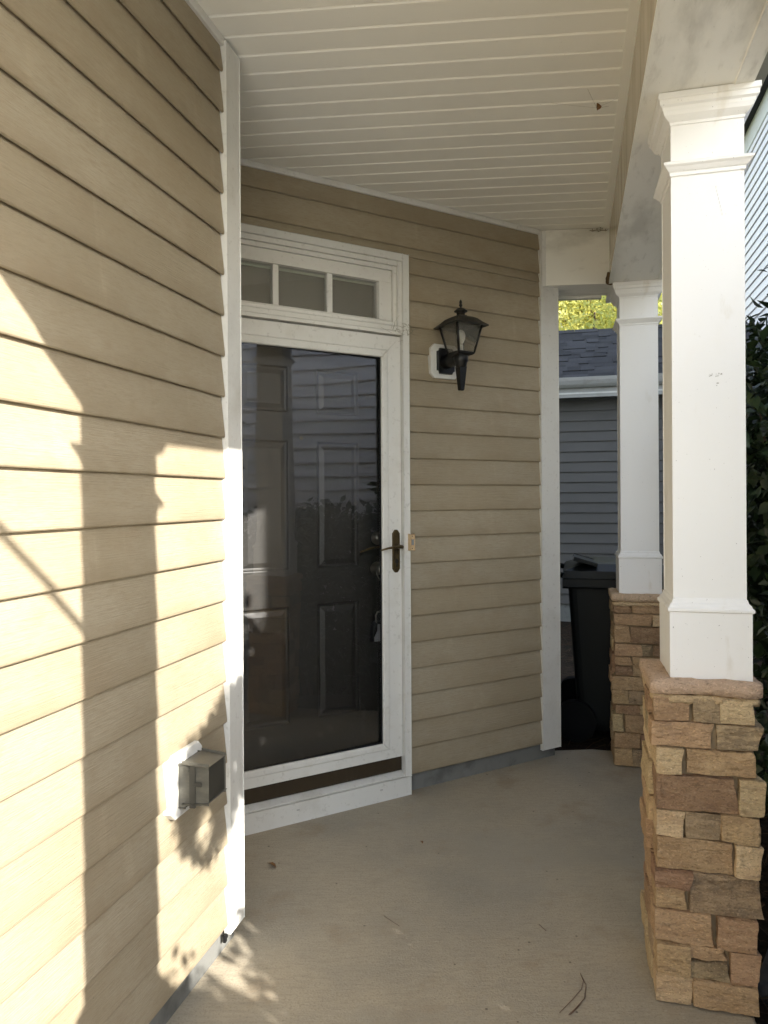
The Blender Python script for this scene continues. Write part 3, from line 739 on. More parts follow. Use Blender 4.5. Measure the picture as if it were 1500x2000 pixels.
def disc_part(name, x, z, o0, prof, mat, parent, seg=20):
    """turned part whose axis points outward"""
    bm = bmesh.new(); rings = []
    for r_, o in prof:
        rings.append([bm.verts.new((x + r_ * math.cos(2 * math.pi * j / seg), -(o0 + o), z + r_ * math.sin(2 * math.pi * j / seg))) for j in range(seg)])
    for r0, r1 in zip(rings, rings[1:]):
        for j in range(seg): bm.faces.new((r0[j], r0[(j + 1) % seg], r1[(j + 1) % seg], r1[j]))
    bm.faces.new(rings[0][::-1]); bm.faces.new(rings[-1])
    return from_bm(name, bm, mat, parent, True)
disc_part('peephole', -0.501, 1.700, DO, [(0.008, 0), (0.0085, 0.003), (0.007, 0.005), (0.004, 0.004)], brass, ed)
disc_part('deadbolt', -0.102, 1.225, DO, [(0.033, 0), (0.034, 0.006), (0.030, 0.012), (0.022, 0.018), (0.020, 0.026), (0.012, 0.029)], nickel, ed)
disc_part('knob', -0.106, 1.075, DO, [(0.034, 0), (0.034, 0.006), (0.014, 0.012), (0.012, 0.030), (0.024, 0.038), (0.029, 0.052), (0.024, 0.064), (0.010, 0.068)], nickel, ed)

lb = thing('lock_box', DOOR0, AZ2, 'grey and black key lock box hanging from the door knob', 'lock box')
tube('shackle', [(-0.125, -(DO + .028), 1.070), (-0.118, -(DO + .03), 1.045), (-0.095, -(DO + .03), 1.005), (-0.086, -(DO + .03), 0.96), (-0.090, -(DO + .03), 0.90), (-0.106, -(DO + .03), 0.862)], 0.0030, nickel, lb, 8)
tube('hasp', [(-0.126, -(DO + .03), 0.812), (-0.127, -(DO + .03), 0.850), (-0.118, -(DO + .03), 0.866), (-0.100, -(DO + .03), 0.868), (-0.088, -(DO + .03), 0.852), (-0.087, -(DO + .03), 0.812)], 0.0045, nickel, lb, 8)
prism('body', [(-0.145, 0.722), (-0.062, 0.722), (-0.062, 0.80), (-0.078, 0.818), (-0.130, 0.818), (-0.142, 0.79), (-0.148, 0.75)], DO + 0.004, DO + 0.034, darkplastic, lb, 'o', 0.004)
prism('faceplate', [(-0.138, 0.724), (-0.064, 0.724), (-0.064, 0.806), (-0.120, 0.806), (-0.122, 0.775), (-0.140, 0.745)], DO + 0.0345, DO + 0.042, greyplastic, lb, 'o', 0.003)
box('dial_window', (-0.108, -0.086, DO + 0.0415, DO + 0.0435, 0.776, 0.797), darkplastic, lb)
bm = bmesh.new()                      # the letter M, cut off by the door rail
for a_, b_ in (((-.104, .736), (-.104, .750)), ((-.104, .750), (-.098, .741)), ((-.098, .741), (-.092, .750)), ((-.092, .750), (-.092, .736))):
    dx, dz = b_[0] - a_[0], b_[1] - a_[1]; L_ = math.hypot(dx, dz); nx, nz = -dz / L_ * .0014, dx / L_ * .0014
    o_ = -(DO + 0.0428)
    q_ = [bm.verts.new(v) for v in ((a_[0] - nx, o_, a_[1] - nz), (a_[0] + nx, o_, a_[1] + nz), (b_[0] + nx, o_, b_[1] + nz), (b_[0] - nx, o_, b_[1] - nz))]
    bm.faces.new(q_)
lt = from_bm('lettering', bm, darkplastic, lb); lt['kind'] = 'stuff'

# ------------------------------------------------------------------ small fittings
db = thing('doorbell', DOOR0, AZ2, 'tan plastic doorbell button on the white casing', 'doorbell')
box('body', (-0.022, 0.004, 0.034, 0.052, 1.172, 1.246), tanplastic, db, 0.003)
box('button', (-0.014, -0.004, 0.052, 0.056, 1.197, 1.222), greybtn, db, 0.002)
for z_ in (1.178, 1.236): box('screw', (-0.011, -0.007, 0.052, 0.0528, z_, z_ + .004), darkplastic, db)

wl = thing('wall_lantern', DOOR0 + D2 * 0.2, AZ2, 'black coach lantern with clear panes on a white mounting block', 'lantern')
c_ = 0.022
def chamf(x0, x1, z0, z1, c): return [(x0 + c, z0), (x1 - c, z0), (x1, z0 + c), (x1, z1 - c), (x1 - c, z1), (x0 + c, z1), (x0, z1 - c), (x0, z0 + c)]
prism('mounting_block', chamf(-0.083, 0.083, 2.008, 2.176, c_), 0.0, 0.030, white, wl, 'o', 0.003)
prism('back_plate', [(-0.05, 2.045), (-0.04, 2.045), (-0.036, 2.030), (0.036, 2.030), (0.04, 2.045), (0.05, 2.045), (0.05, 2.14), (0.04, 2.14), (0.036, 2.155), (-0.036, 2.155), (-0.04, 2.14), (-0.05, 2.14)], 0.0305, 0.045, black, wl, 'o', 0.003)
LO = 0.165
tube('arm', [(0, -0.045, 2.088), (0, -0.10, 2.088), (0, -0.15, 2.085), (0, -LO, 2.085)], [0.034, 0.032, 0.028, 0.026], black, wl, 14)
lathe('socket_base', [(0.020, 2.040), (0.026, 2.045), (0.028, 2.062), (0.034, 2.070), (0.036, 2.090), (0.030, 2.100), (0.034, 2.106)], 0, LO, black, wl)
def sq(name, prof, mat, cap=True):
    bm = bmesh.new(); rings = []
    for w, z in prof:
        rings.append([bm.verts.new((sx * w, -LO + sy * w, z)) for sx, sy in ((-1, -1), (1, -1), (1, 1), (-1, 1))])
    for r0, r1 in zip(rings, rings[1:]):
        for j in range(4): bm.faces.new((r0[j], r0[(j + 1) % 4], r1[(j + 1) % 4], r1[j]))
    bm.faces.new(rings[0][::-1]); bm.faces.new(rings[-1])
    return from_bm(name, bm, mat, wl)
sq('tail', [(0.009, 1.932), (0.011, 1.936), (0.020, 2.045)], black)
sq('cage_floor', [(0.036, 2.098), (0.046, 2.104), (0.048, 2.112), (0.044, 2.114)], black)
sq('roof', [(0.074, 2.236), (0.094, 2.232), (0.0945, 2.237), (0.074, 2.254), (0.056, 2.272), (0.042, 2.280), (0.022, 2.287), (0.020, 2.290)], blackdusty)
lathe('chimney', [(0.019, 2.289), (0.020, 2.306), (0.031, 2.307), (0.032, 2.310), (0.018, 2.322), (0.010, 2.325)], 0, LO, blackdusty, wl)
lathe('finial', [(0.005, 2.324), (0.004, 2.331), (0.008, 2.335), (0.0085, 2.340), (0.005, 2.344), (0.007, 2.350), (0.006, 2.358), (0.001, 2.366)], 0, LO, black, wl)
for sx, sy in ((-1, -1), (1, -1), (1, 1), (-1, 1)):
    tube('cage_bar', [(sx * 0.045, -LO + sy * 0.045, 2.110), (sx * 0.072, -LO + sy * 0.072, 2.240)], [0.0062, 0.0062], black, wl, 4)
for j in range(4):
    cs = [(-1, -1), (1, -1), (1, 1), (-1, 1)]; p0, p1 = cs[j], cs[(j + 1) % 4]
    bm = bmesh.new()
    vs4 = [bm.verts.new((s_[0] * w, -LO + s_[1] * w, z)) for s_, w, z in ((p0, 0.043, 2.113), (p1, 0.043, 2.113), (p1, 0.070, 2.238), (p0, 0.070, 2.238))]
    bm.faces.new(vs4); from_bm('pane', bm, lamp_glass, wl)
lathe('candle_sleeve', [(0.011, 2.106), (0.011, 2.150)], 0, LO, bulbm, wl, 12)
lathe('bulb', [(0.006, 2.150), (0.013, 2.160), (0.021, 2.180), (0.022, 2.196), (0.016, 2.212), (0.005, 2.220)], 0, LO, bulbm, wl, 14)

ob = thing('outlet_box', LEFT0 + Dv * -0.252, AZ1, 'weathered grey weatherproof outlet cover on a white block', 'outlet cover')
prism('mounting_block', chamf(-0.084, 0.080, 0.560, 0.732, 0.020), 0.004, 0.030, white, ob, 'o', 0.003)
box('base', (-0.050, 0.052, 0.0305, 0.048, 0.590, 0.704), coverplastic, ob, 0.004)
bm = bmesh.new(); box_bm(bm, -0.050, 0.054, 0.0485, 0.112, 0.602, 0.708, 0.0)
for v in bm.verts:
    if v.co.y < -0.1: v.co.x *= 0.93; v.co.z = 0.655 + (v.co.z - 0.655) * 0.92
bmesh.ops.bevel(bm, geom=list(bm.edges), offset=0.007, segments=3, affect='EDGES', profile=.5)
cv = from_bm('cover', bm, coverplastic, ob)
box('lid_front', (-0.0425, 0.046, 0.1112, 0.1150, 0.609, 0.701), coverdark, cv, 0.0018)
box('rib', (-0.0535, -0.049, 0.066, 0.080, 0.594, 0.706), coverdark, cv, 0.0015)
box('latch', (-0.0535, -0.049, 0.080, 0.098, 0.652, 0.660), coverdark, cv, 0.0012)
bm = bmesh.new(); tube('x', [(-0.0555, -0.058, 0.697), (-0.048, -0.058, 0.697)], 0.006, None, None, 12, bm)
from_bm('hinge_pin', bm, coverplastic, cv)

# ------------------------------------------------------------------ wheeled cart behind the rear column
tb = thing('wheeled_cart', UT(0.27, 4.98, GROUND), AZ1, 'black-green wheeled trash cart with folded lid behind rear column', 'trash cart')
bm = bmesh.new(); rings = []
for z, ax, ao in ((0.06, .25, .23), (0.10, .26, .24), (0.95, .32, .295), (1.0, .325, .30)):
    rings.append([bm.verts.new((sx * ax, sy * ao, z)) for sx, sy in ((-1, -1), (1, -1), (1, 1), (-1, 1))])
for r0, r1 in zip(rings, rings[1:]):
    for j in range(4): bm.faces.new((r0[j], r0[(j + 1) % 4], r1[(j + 1) % 4], r1[j]))
bm.faces.new(rings[0][::-1])
bm.faces.new(rings[-1])
bmesh.ops.bevel(bm, geom=[e for e in bm.edges if abs(e.verts[0].co.z - e.verts[1].co.z) > .02], offset=0.05, segments=3, affect='EDGES', profile=.5)
from_bm('body', bm, cartm, tb)
boxes('rim', [(-0.345, 0.345, -0.32, 0.32, 0.985, 1.035)], cartm, tb, 0.012)
bm = bmesh.new(); rings = []
for z, ax, o0, o1 in ((1.04, .35, -.33, .34), (1.085, .345, -.32, .335), (1.125, .27, -.20, .28), (1.135, .20, -.12, .22)):
    rings.append([bm.verts.new((sx * ax, -(o0 if sy < 0 else o1), z)) for sx, sy in ((-1, -1), (1, -1), (1, 1), (-1, 1))])
for r0, r1 in zip(rings, rings[1:]):
    for j in range(4): bm.faces.new((r0[j], r0[(j + 1) % 4], r1[(j + 1) % 4], r1[j]))
bm.faces.new(rings[0][::-1]); bm.faces.new(rings[-1])
lid = from_bm('lid', bm, cartm, tb)
bm = bmesh.new(); box_bm(bm, -0.32, -0.02, -0.26, -0.12, 1.135, 1.15, .005)
bmesh.ops.rotate(bm, verts=bm.verts, cent=(-.15, .2, 1.14), matrix=Matrix.Rotation(R(16), 3, 'X'))
from_bm('lid_flap', bm, cartm, lid)
tube('handle', [(-0.30, 0.33, 1.05), (-0.30, 0.43, 1.09), (-0.25, 0.45, 1.10), (0.25, 0.45, 1.10), (0.30, 0.43, 1.09), (0.30, 0.33, 1.05)], 0.018, cartm, tb, 8)
for sx in (-1, 1):
    bm = bmesh.new(); tube('x', [(sx * 0.27, 0.26, 0.13), (sx * 0.33, 0.26, 0.13)], 0.13, None, None, 20, bm)
    from_bm('wheel', bm, rubber, tb)
bm = bmesh.new()
for sx in (-.18, 0, .18): box_bm(bm, sx - .012, sx + .012, 0.27, 0.30, 0.12, 0.9)
from_bm('ribs', bm, cartm, tb)

# ------------------------------------------------------------------ neighbouring house: long side wall and rear wing
NU, NT0, NT1 = 2.4, 0.55, 13.2
nh = thing('neighbour_house', UT(NU, NT0, GROUND), AZ1, 'pale two storey neighbouring house sided wall beyond the shrubs at right', 'house')
# this wall faces the porch: local x runs along the axis, its outward side is towards -u, so mirror the profile
me0 = None
ns = 0
z = 0.25
while z < 6.4:
    if me0 is None:
        pr = [(-o, zz_) for o, zz_ in [(-0.004, 0.030), (0.0, 0.022), (0.018, 0.004), (0.026, 0.0), (0.029, 0.002), (0.030, 0.007), (0.004, EXP + 0.016), (-0.004, EXP + 0.016)]]
        ob_ = extrude_profile('siding_board', pr, 0.10, NT1 - NT0, nbwhite, nh); me0 = ob_.data
    else:
        ob_ = bpy.data.objects.new('siding_board', me0); COL.objects.link(ob_); ob_.parent = nh
    ob_.location = (0, 0, z)
    z += EXP
box('wall', (0.0, NT1 - NT0, 0.006, 6.0, 0.0, 6.6), nbwhite, nh)
box('corner_board', (0.0, 0.10, -0.022, 0.005, 0.2, 6.5), white, nh, 0.003)
box('foundation', (-0.02, NT1 - NT0, -0.012, 0.005, -0.1, 0.25), foundm, nh)
box('frieze_board', (0.0, NT1 - NT0, -0.03, 0.004, 6.32, 6.6), white, nh)
bm = bmesh.new()
a = [bm.verts.new(v) for v in ((-.4, 0.35, 6.6), (NT1 - NT0 + .4, .35, 6.6), (NT1 - NT0 + .4, -3, 8.4), (-.4, -3, 8.4), (-.4, -6.3, 6.6), (NT1 - NT0 + .4, -6.3, 6.6))]
bm.faces.new((a[0], a[1], a[2], a[3])); bm.faces.new((a[3], a[2], a[5], a[4])); bm.faces.new((a[0], a[3], a[4])); bm.faces.new((a[1], a[5], a[2])); bm.faces.new((a[0], a[4], a[5], a[1]))
from_bm('roof', bm, shingm, nh)

RT = 9.22
rwng = thing('rear_wing', UT(0.6, RT, GROUND), AZ1 + R(90), 'grey sided rear wing with dark shingle roof and gutter behind the cart', 'house')
# outward = towards the porch (-t)
W0, W1 = -2.6, 1.78
me0 = None; z = 0.21
while z < 2.76:
    if me0 is None:
        ob_ = extrude_profile('siding_board', lap_prof(0, EXP, 0.022), W0, W1, nbgrey, rwng); me0 = ob_.data
    else:
        ob_ = bpy.data.objects.new('siding_board', me0); COL.objects.link(ob_); ob_.parent = rwng
    ob_.location = (0, 0, z); z += EXP
box('wall', (W0, W1, -4.0, -0.006, 0.0, 2.80), nbgrey, rwng)
box('foundation', (W0, W1, -0.2, -0.004, -0.1, 0.208), foundm, rwng)
box('eave_soffit', (W0, W1, -0.004, 0.30, 2.795, 2.815), white, rwng)
box('fascia', (W0, W1, 0.27, 0.295, 2.755, 2.97), gutterm, rwng, 0.004)
for i in range(int((W1 - W0) / 0.21)): box('vent_slot', (W0 + i * 0.21, W0 + i * 0.21 + 0.025, 0.06, 0.20, 2.7935, 2.7948), rubber, rwng)
extrude_profile('gutter', [(0.296, 2.87), (0.36, 2.87), (0.385, 2.90), (0.40, 2.945), (0.405, 2.985), (0.395, 2.985), (0.388, 2.95), (0.372, 2.905), (0.354, 2.88), (0.306, 2.88), (0.306, 2.98), (0.296, 2.98)], W0, W1, gutterm, rwng)
SLP = math.atan(0.5); RL = 2.32
rf = thing('roof', (0, 0, 0), math.pi / 2); rf.parent = rwng
prism('roof_deck', [(W0, 0), (W1, 0), (W1, 1), (W0, 1)], 0, 1, shingm, rf)
rd = rf.children[0]
me = rd.data
for v in me.vertices:        # wedge below the shingles
    ss = v.co.z * RL * math.cos(SLP); top = v.co.y > -0.5
    zz0 = 2.975 + ss * 0.5
    v.co = Vector((v.co.x, -(0.33 - ss), zz0 if top else zz0 - 0.05))
bmS = bmesh.new(); box_bm(bmS, 0, 0.298, -0.006, 0.0, 0, 0.17)
meS = bpy.data.meshes.new('shingle'); bmS.to_mesh(meS); bmS.free(); meS.materials.append(shingm)
bmS = bmesh.new(); box_bm(bmS, 0, 0.16, -0.006, 0.009, 0, 0.17)
meS2 = bpy.data.meshes.new('shingle'); bmS.to_mesh(meS2); bmS.free(); meS2.materials.append(shingm)
rs = random.Random(9)
row = 0; s_ = -0.02
while s_ < RL - 0.1:
    x = -1.35 + rs.uniform(-.25, 0)
    while x < 1.2:
        thick = rs.random() < 0.5
        o = bpy.data.objects.new('shingle', meS2 if thick else meS); COL.objects.link(o); o.parent = rf
        o.rotation_euler = (math.pi / 2 * 0 - (math.pi / 2 - SLP), 0, 0)
        o.location = (x, -(0.33 - s_ * math.cos(SLP)) , 2.988 + s_ * math.sin(SLP) + (0.004 if thick else 0.001))
        x += (0.16 if thick else 0.298) + 0.002
    s_ += 0.145; row += 1

# ------------------------------------------------------------------ plants
LEAF_V = np.array([(0, 0, 0), (-0.22, 0.30, 0.05), (-0.25, 0.55, 0.05), (0, 0.45, -0.02), (0.22, 0.30, 0.05), (0.25, 0.55, 0.05), (0, 1.0, -0.10)])
LEAF_F = np.array([(0, 4, 3), (0, 3, 1), (1, 3, 2), (4, 5, 3), (2, 3, 6), (3, 5, 6)])
def leaf_frames(pts, out, size, droop=0.2, spread=0.8):
    n = len(pts)
    y = out * (1 - spread) + rng.normal(size=(n, 3)) * spread * 0.7
    y[:, 2] -= droop * rng.random(n)
    y /= np.linalg.norm(y, axis=1)[:, None] + 1e-9
    nz = out * 0.6 + np.array([0, 0, 0.8]) + rng.normal(size=(n, 3)) * 0.45
    x = np.cross(y, nz); x /= np.linalg.norm(x, axis=1)[:, None] + 1e-9
    zz_ = np.cross(x, y)
    sz = size * (0.6 + 0.7 * rng.random(n))
    return x, y, zz_, sz
def leaf_mass(name, pts, out, size, mat, parent, **kw):
    x, y, zc, sz = leaf_frames(pts, out, size, **kw)
    V = (pts[:, None, :] + sz[:, None, None] * (LEAF_V[None, :, 0:1] * x[:, None, :] + LEAF_V[None, :, 1:2] * y[:, None, :] + LEAF_V[None, :, 2:3] * zc[:, None, :])).reshape(-1, 3)
    n = len(pts)
    F = (LEAF_F[None] + (np.arange(n) * len(LEAF_V))[:, None, None]).reshape(-1, 3)
    me = bpy.data.meshes.new(name)
    me.vertices.add(len(V)); me.vertices.foreach_set('co', V.ravel().astype(np.float32))
    me.loops.add(F.size); me.loops.foreach_set('vertex_index', F.ravel().astype(np.int32))
    me.polygons.add(len(F)); me.polygons.foreach_set('loop_start', (np.arange(len(F)) * 3).astype(np.int32))
    me.polygons.foreach_set('loop_total', np.full(len(F), 3, np.int32))
    me.update(); me.validate()
    o = link(name, me, mat, parent)
    o['kind'] = 'stuff'
    return o
me_leaf = bpy.data.meshes.new('leaf')
me_leaf.from_pydata([tuple(v) for v in LEAF_V], [], [tuple(f) for f in LEAF_F]); me_leaf.materials.append(leafdark)
me_leaf.polygons.foreach_set('use_smooth', [True] * 6)

def blob_points(blobs, n, hollow=0.35, jitter=0.02, lumpy=0.28):
    """points through the volume of ellipsoids, denser near the surface; returns local pts and outward vectors"""
    vol = np.array([b[3] * b[4] * b[5] for b in blobs]); pick = rng.choice(len(blobs), n, p=vol / vol.sum())
    B = np.array(blobs)[pick]
    v = rng.normal(size=(n, 3)); v /= np.linalg.norm(v, axis=1)[:, None]
    r = (hollow + (1 - hollow) * rng.random(n)) ** 0.5
    lump = np.array([mnoise.noise(Vector(q * 3.1)) for q in v + B[:, :3] * 2])
    r = r * (1 + lumpy * lump)
    return B[:, :3] + v * r[:, None] * B[:, 3:6] + rng.normal(size=(n, 3)) * jitter, v

def shrub(name, base, blobs, n, size, label, cat='shrub', group=None, near=0, stems=5, mat=leafmass, lumpy=0.28):
    """blobs given in porch coordinates (u, t, h, ru, rt, rh)"""
    e = thing(name, base, math.pi / 2, label, cat, group)
    bl = []
    for u, t, h_, ru, rt, rh in blobs:
        p = UT(u, t, h_) - base
        bl.append((p.x, p.y, p.z, ru, rt, rh))
    pts, out = blob_points(bl, n, lumpy=lumpy)
    keep = pts[:, 2] > 0.03
    pts, out = pts[keep], out[keep]
    if near:
        cpos = np.array(cam.matrix_world.translation - base)
        order = np.argsort(np.linalg.norm(pts - cpos, axis=1) - 0.0)
        # leaves that stand free towards the camera become single objects
        sel = order[:near]
        x, y_, zc, sz = leaf_frames(pts[sel], out[sel], size * 1.05)
        for i in range(len(sel)):
            o = bpy.data.objects.new('leaf', me_leaf); COL.objects.link(o); o.parent = e
            mtx = Matrix(((x[i][0] * sz[i], y_[i][0] * sz[i], zc[i][0] * sz[i], pts[sel[i]][0]), (x[i][1] * sz[i], y_[i][1] * sz[i], zc[i][1] * sz[i], pts[sel[i]][1]),
                          (x[i][2] * sz[i], y_[i][2] * sz[i], zc[i][2] * sz[i], pts[sel[i]][2]), (0, 0, 0, 1)))
            o.matrix_local = mtx
        pts, out = np.delete(pts, sel, 0), np.delete(out, sel, 0)
    leaf_mass('foliage', pts, out, size, mat, e)
    rs_ = random.Random(len(label))
    for i in range(stems):
        b_ = bl[i % len(bl)]
        tip = Vector(b_[:3]) + Vector((rs_.uniform(-.6, .6) * b_[3], rs_.uniform(-.6, .6) * b_[4], rs_.uniform(0, .6) * b_[5]))
        st = Vector((rs_.uniform(-.08, .08), rs_.uniform(-.08, .08), 0))
        pts_ = [st.lerp(tip, f) + Vector((rs_.uniform(-.05, .05), rs_.uniform(-.05, .05), 0)) * (1 if 0 < f < 1 else 0) for f in (0, .25, .5, .75, 1)]
        tube('stem', pts_, [0.017, 0.014, 0.011, 0.008, 0.004], bark, e, 6)
    return e

tall_blobs = [(1.02, 3.35, 1.80, .33, .40, .62), (1.05, 3.0, 1.05, .30, .36, .55), (0.95, 3.75, 1.5, .33, .40, .70), (1.25, 3.3, 0.75, .35, .45, .75),
              (1.0, 4.25, 1.35, .33, .45, .9), (0.95, 3.2, 0.45, .28, .38, .5), (1.5, 3.6, 1.6, .35, .5, .8)]
shrub('tall_shrub', UT(1.05, 3.45, GROUND), tall_blobs, 13000, 0.075, 'tall dark glossy leaved shrub right of the front column', near=300, stems=8)
hedge_g = 'low shrubs mirrored in the storm door'
shrub('low_shrub', UT(1.15, 2.2, GROUND), [(1.15, 1.95, .62, .32, .40, .75), (1.15, 2.45, .65, .32, .42, .76), (1.2, 2.2, 1.05, .22, .5, .34)], 11000, 0.075, 'evenly cut hedge shrub mirrored in the storm door glass', group=hedge_g)
shrub('low_shrub', UT(1.1, 1.15, GROUND), [(1.1, 1.2, .9, .25, .36, 1.05), (1.05, 1.40, 1.8, .20, .30, .58), (1.0, 0.95, 1.95, .14, .22, .22)], 13000, 0.07, 'upright shrub outside the frame whose shade falls by the corner board', group=hedge_g)
shrub('low_shrub', UT(1.05, 0.1, GROUND), [(1.05, 0.28, .72, .22, .31, .76), (1.05, 0.66, .48, .20, .20, .56), (1.0, 0.92, .62, .2, .24, .66), (1.05, 0.40, 1.22, .18, .16, .20), (1.05, 0.12, 1.2, .18, .24, .22), (1.0, 0.90, 1.10, .18, .13, .27), (1.05, .57, 1.02, .18, .11, .23), (1.05, .72, .87, .18, .12, .21), (1.05, -0.3, .50, .25, .40, .80)], 26000, 0.06, 'low shrub outside the frame shading the porch floor', group=hedge_g, lumpy=.1)
# added unseen lobe of foliage, its outline and gap shaped for the shadow
lobe = thing('shadow_branch', UT(1.0, 0.6, 1.7), math.pi / 2, 'added leafy branch outside the frame, shaped to cast the rounded shadow', 'branch')
pts = []
while len(pts) < 5200:
    t_, h_ = random.uniform(.40, .95), random.uniform(1.66, 2.18)
    inside = (((t_ - .58) / .17) ** 2 + ((h_ - 1.86) / .19) ** 2 < 1) or (((t_ - .78) / .22) ** 2 + ((h_ - 1.95) / .17) ** 2 < 1)
    hole = ((t_ - .553) / .066) ** 2 + ((h_ - 1.762) / .070) ** 2 < 1
    if inside and not hole:
        p = UT(1.0 + random.uniform(-.05, .05), t_, h_) + sun_dir * random.uniform(-.06, .06) - UT(1.0, 0.6, 1.7)
        pts.append(tuple(p))
pts = np.array(pts)
outv = np.tile(np.array(sun_dir), (len(pts), 1))
leaf_mass('foliage', pts, outv, 0.032, leafmass, lobe, spread=0.9)
tube('stem', [UT(1.1, 1.15, 1.2) - UT(1.0, .6, 1.7), UT(1.05, .9, 1.75) - UT(1.0, .6, 1.7), Vector((0, 0, 0.2))], [.012, .009, .004], bark, lobe, 6)
# added unseen twig, placed so its shadow crosses the lit siding
def back_to_sun(s, h_, du):
    t_ = s + 2.016
    return UT(UW + du, t_ - TANPHI * du, h_ + KDROP * du)
tw = thing('shadow_twig', back_to_sun(-1.0, 1.45, 1.75), math.pi / 2, 'added thin twig outside the frame, placed to shadow the sunny siding', 'twig')
p0 = tw.location
tube('stem', [back_to_sun(-1.05, 1.50, 1.75) - p0, back_to_sun(-.88, 1.350, 1.75) - p0, back_to_sun(-.76, 1.235, 1.75) - p0, back_to_sun(-.64, 1.11, 1.75) - p0, back_to_sun(-.60, 1.0, 1.75) - p0], [.011, .0115, .012, .0125, .013], bark, tw, 6)

def tree(base, h_tr, blobs, n, size, mat, label, group):
    e = thing('broadleaf_tree', base, math.pi / 2, label, 'tree', group)
    tube('trunk', [(0, 0, 0), (0.05, 0.02, h_tr * .5), (0.0, 0.05, h_tr), (0.05, 0, h_tr * 1.5)], [.22, .17, .13, .05], bark, e, 10)
    rs_ = random.Random(n)
    for b_ in blobs:
        tube('limb', [(0, 0, h_tr * rs_.uniform(.6, .95)), Vector((0, 0, h_tr)).lerp(Vector(b_[:3]), .55), Vector(b_[:3])], [.09, .05, .02], bark, e, 6)
    pts, out = blob_points(blobs, n, hollow=0.15, jitter=0.12)
    leaf_mass('crown', pts, out, size, mat, e, spread=0.9)
    return e
def cloud(seed, r, h0, k):
    rs_ = random.Random(seed); l = []
    for i in range(k):
        a_ = rs_.uniform(0, 6.28); rr_ = r * rs_.uniform(.2, 1)
        l.append((rr_ * math.cos(a_), rr_ * math.sin(a_), h0 + rs_.uniform(-.9, 1.0) * r, r * rs_.uniform(.35, .6), r * rs_.uniform(.35, .6), r * rs_.uniform(.3, .5)))
    return l
tg = 'trees beyond the rear wing'
tree(UT(0.4, 18.5, GROUND), 3.0, cloud(3, 3.0, 5.9, 30), 85000, 0.10, leafyel, 'sunlit yellow-green tree showing above the dark shingle roof', tg)
tree(UT(4.6, 22, GROUND), 3.5, cloud(8, 3.2, 6.0, 18), 11000, 0.16, leafgrn, 'green tree further right behind the rear wing', tg)
tree(UT(-4.5, 22, GROUND), 3.5, cloud(12, 3.4, 6.0, 18), 9000, 0.18, leafyel, 'yellow tree hidden left behind the house', tg)

# ------------------------------------------------------------------ litter and small finds
st = thing('pine_straw', UT(0, 5, GROUND), math.pi / 2, 'scattered pine straw over the mulch behind the porch', None, None, 'stuff')
n = 2600; V = []; F = []
for i in range(n):
    u, t_ = random.uniform(-.1, 2.2), random.uniform(4.2, 9.0) if i % 3 else random.uniform(1.2, 4.2)
    if t_ < 4.25 and u < 0.5: u += 0.6
    p = UT(u, t_) - UT(0, 5); a_ = random.uniform(0, 3.14); L = random.uniform(.04, .11)
    dx, dy = math.cos(a_) * L, math.sin(a_) * L; wx, wy = -math.sin(a_) * .0022, math.cos(a_) * .0022
    z0 = random.uniform(.0, .02); z1 = random.uniform(0, .03); k = len(V)
    V += [(p.x - dx - wx, p.y - dy - wy, z0), (p.x + dx - wx, p.y + dy - wy, z1), (p.x + dx + wx, p.y + dy + wy, z1 + .002), (p.x - dx + wx, p.y - dy + wy, z0 + .002)]
    F.append((k, k + 1, k + 2, k + 3))
me = bpy.data.meshes.new('straw'); me.from_pydata(V, [], F); o = link('straw', me, strawm, st); o['kind'] = 'stuff'

for (u, t_, su, stt, hh, lab, sd_) in ((0.80, 1.95, .22, .30, .05, 'flat dark flagstone beside the front pedestal', 1), (0.86, 2.52, .26, .22, .05, 'flat dark flagstone farther along the mulch bed', 2)):
    e = rough_box('flagstone', -stt, stt, -su, su, -0.03, hh, slatem, None, 0.015, 0.008, 0.05, 60 + sd_, 6)
    e.location = UT(u, t_, GROUND); e.rotation_euler = (0, 0, math.pi / 2 - AZ1 - .2 * sd_)
    tag(e, lab, 'flagstone', 'flagstones by the pedestal')
e = rough_box('boulder', -.14, .14, -.12, .12, -0.05, .13, slatem, None, 0.07, 0.02, 0.04, 77, 6)
e.location = UT(0.66, 1.72, GROUND); tag(e, 'dark rounded rock at the slab edge by the pedestal', 'rock')

def litter_leaf(name, loc, size, mat, label, rot):
    bm = bmesh.new()
    vs_ = [bm.verts.new((v[0] * size, v[1] * size, abs(v[0]) * size * .5 + v[1] * (1 - v[1]) * size * .35)) for v in ((0, 0), (-.25, .3), (-.3, .6), (0, .5), (.25, .3), (.28, .6), (.03, 1), (0, .25), (.02, .75))]
    for f in ((0, 4, 7), (0, 7, 1), (1, 7, 3), (1, 3, 2), (4, 3, 7), (4, 5, 3), (2, 3, 8), (3, 5, 8), (2, 8, 6), (5, 6, 8)):
        bm.faces.new([vs_[i] for i in f])
    o = from_bm(name, bm, mat, None); o.location = loc; o.rotation_euler = rot
    return tag(o, label, 'leaf')
litter_leaf('dry_leaf', UT(-1.107, 2.535, 0.002), 0.045, dryleaf, 'curled dry leaf on the porch floor near the door', (0.2, 0.3, 1.2))
litter_leaf('dry_leaf', UT(-0.60, 2.86, 0.002), 0.022, dryleaf, 'tiny brown leaf scrap on the floor left of centre', (0.1, 0.2, .4))
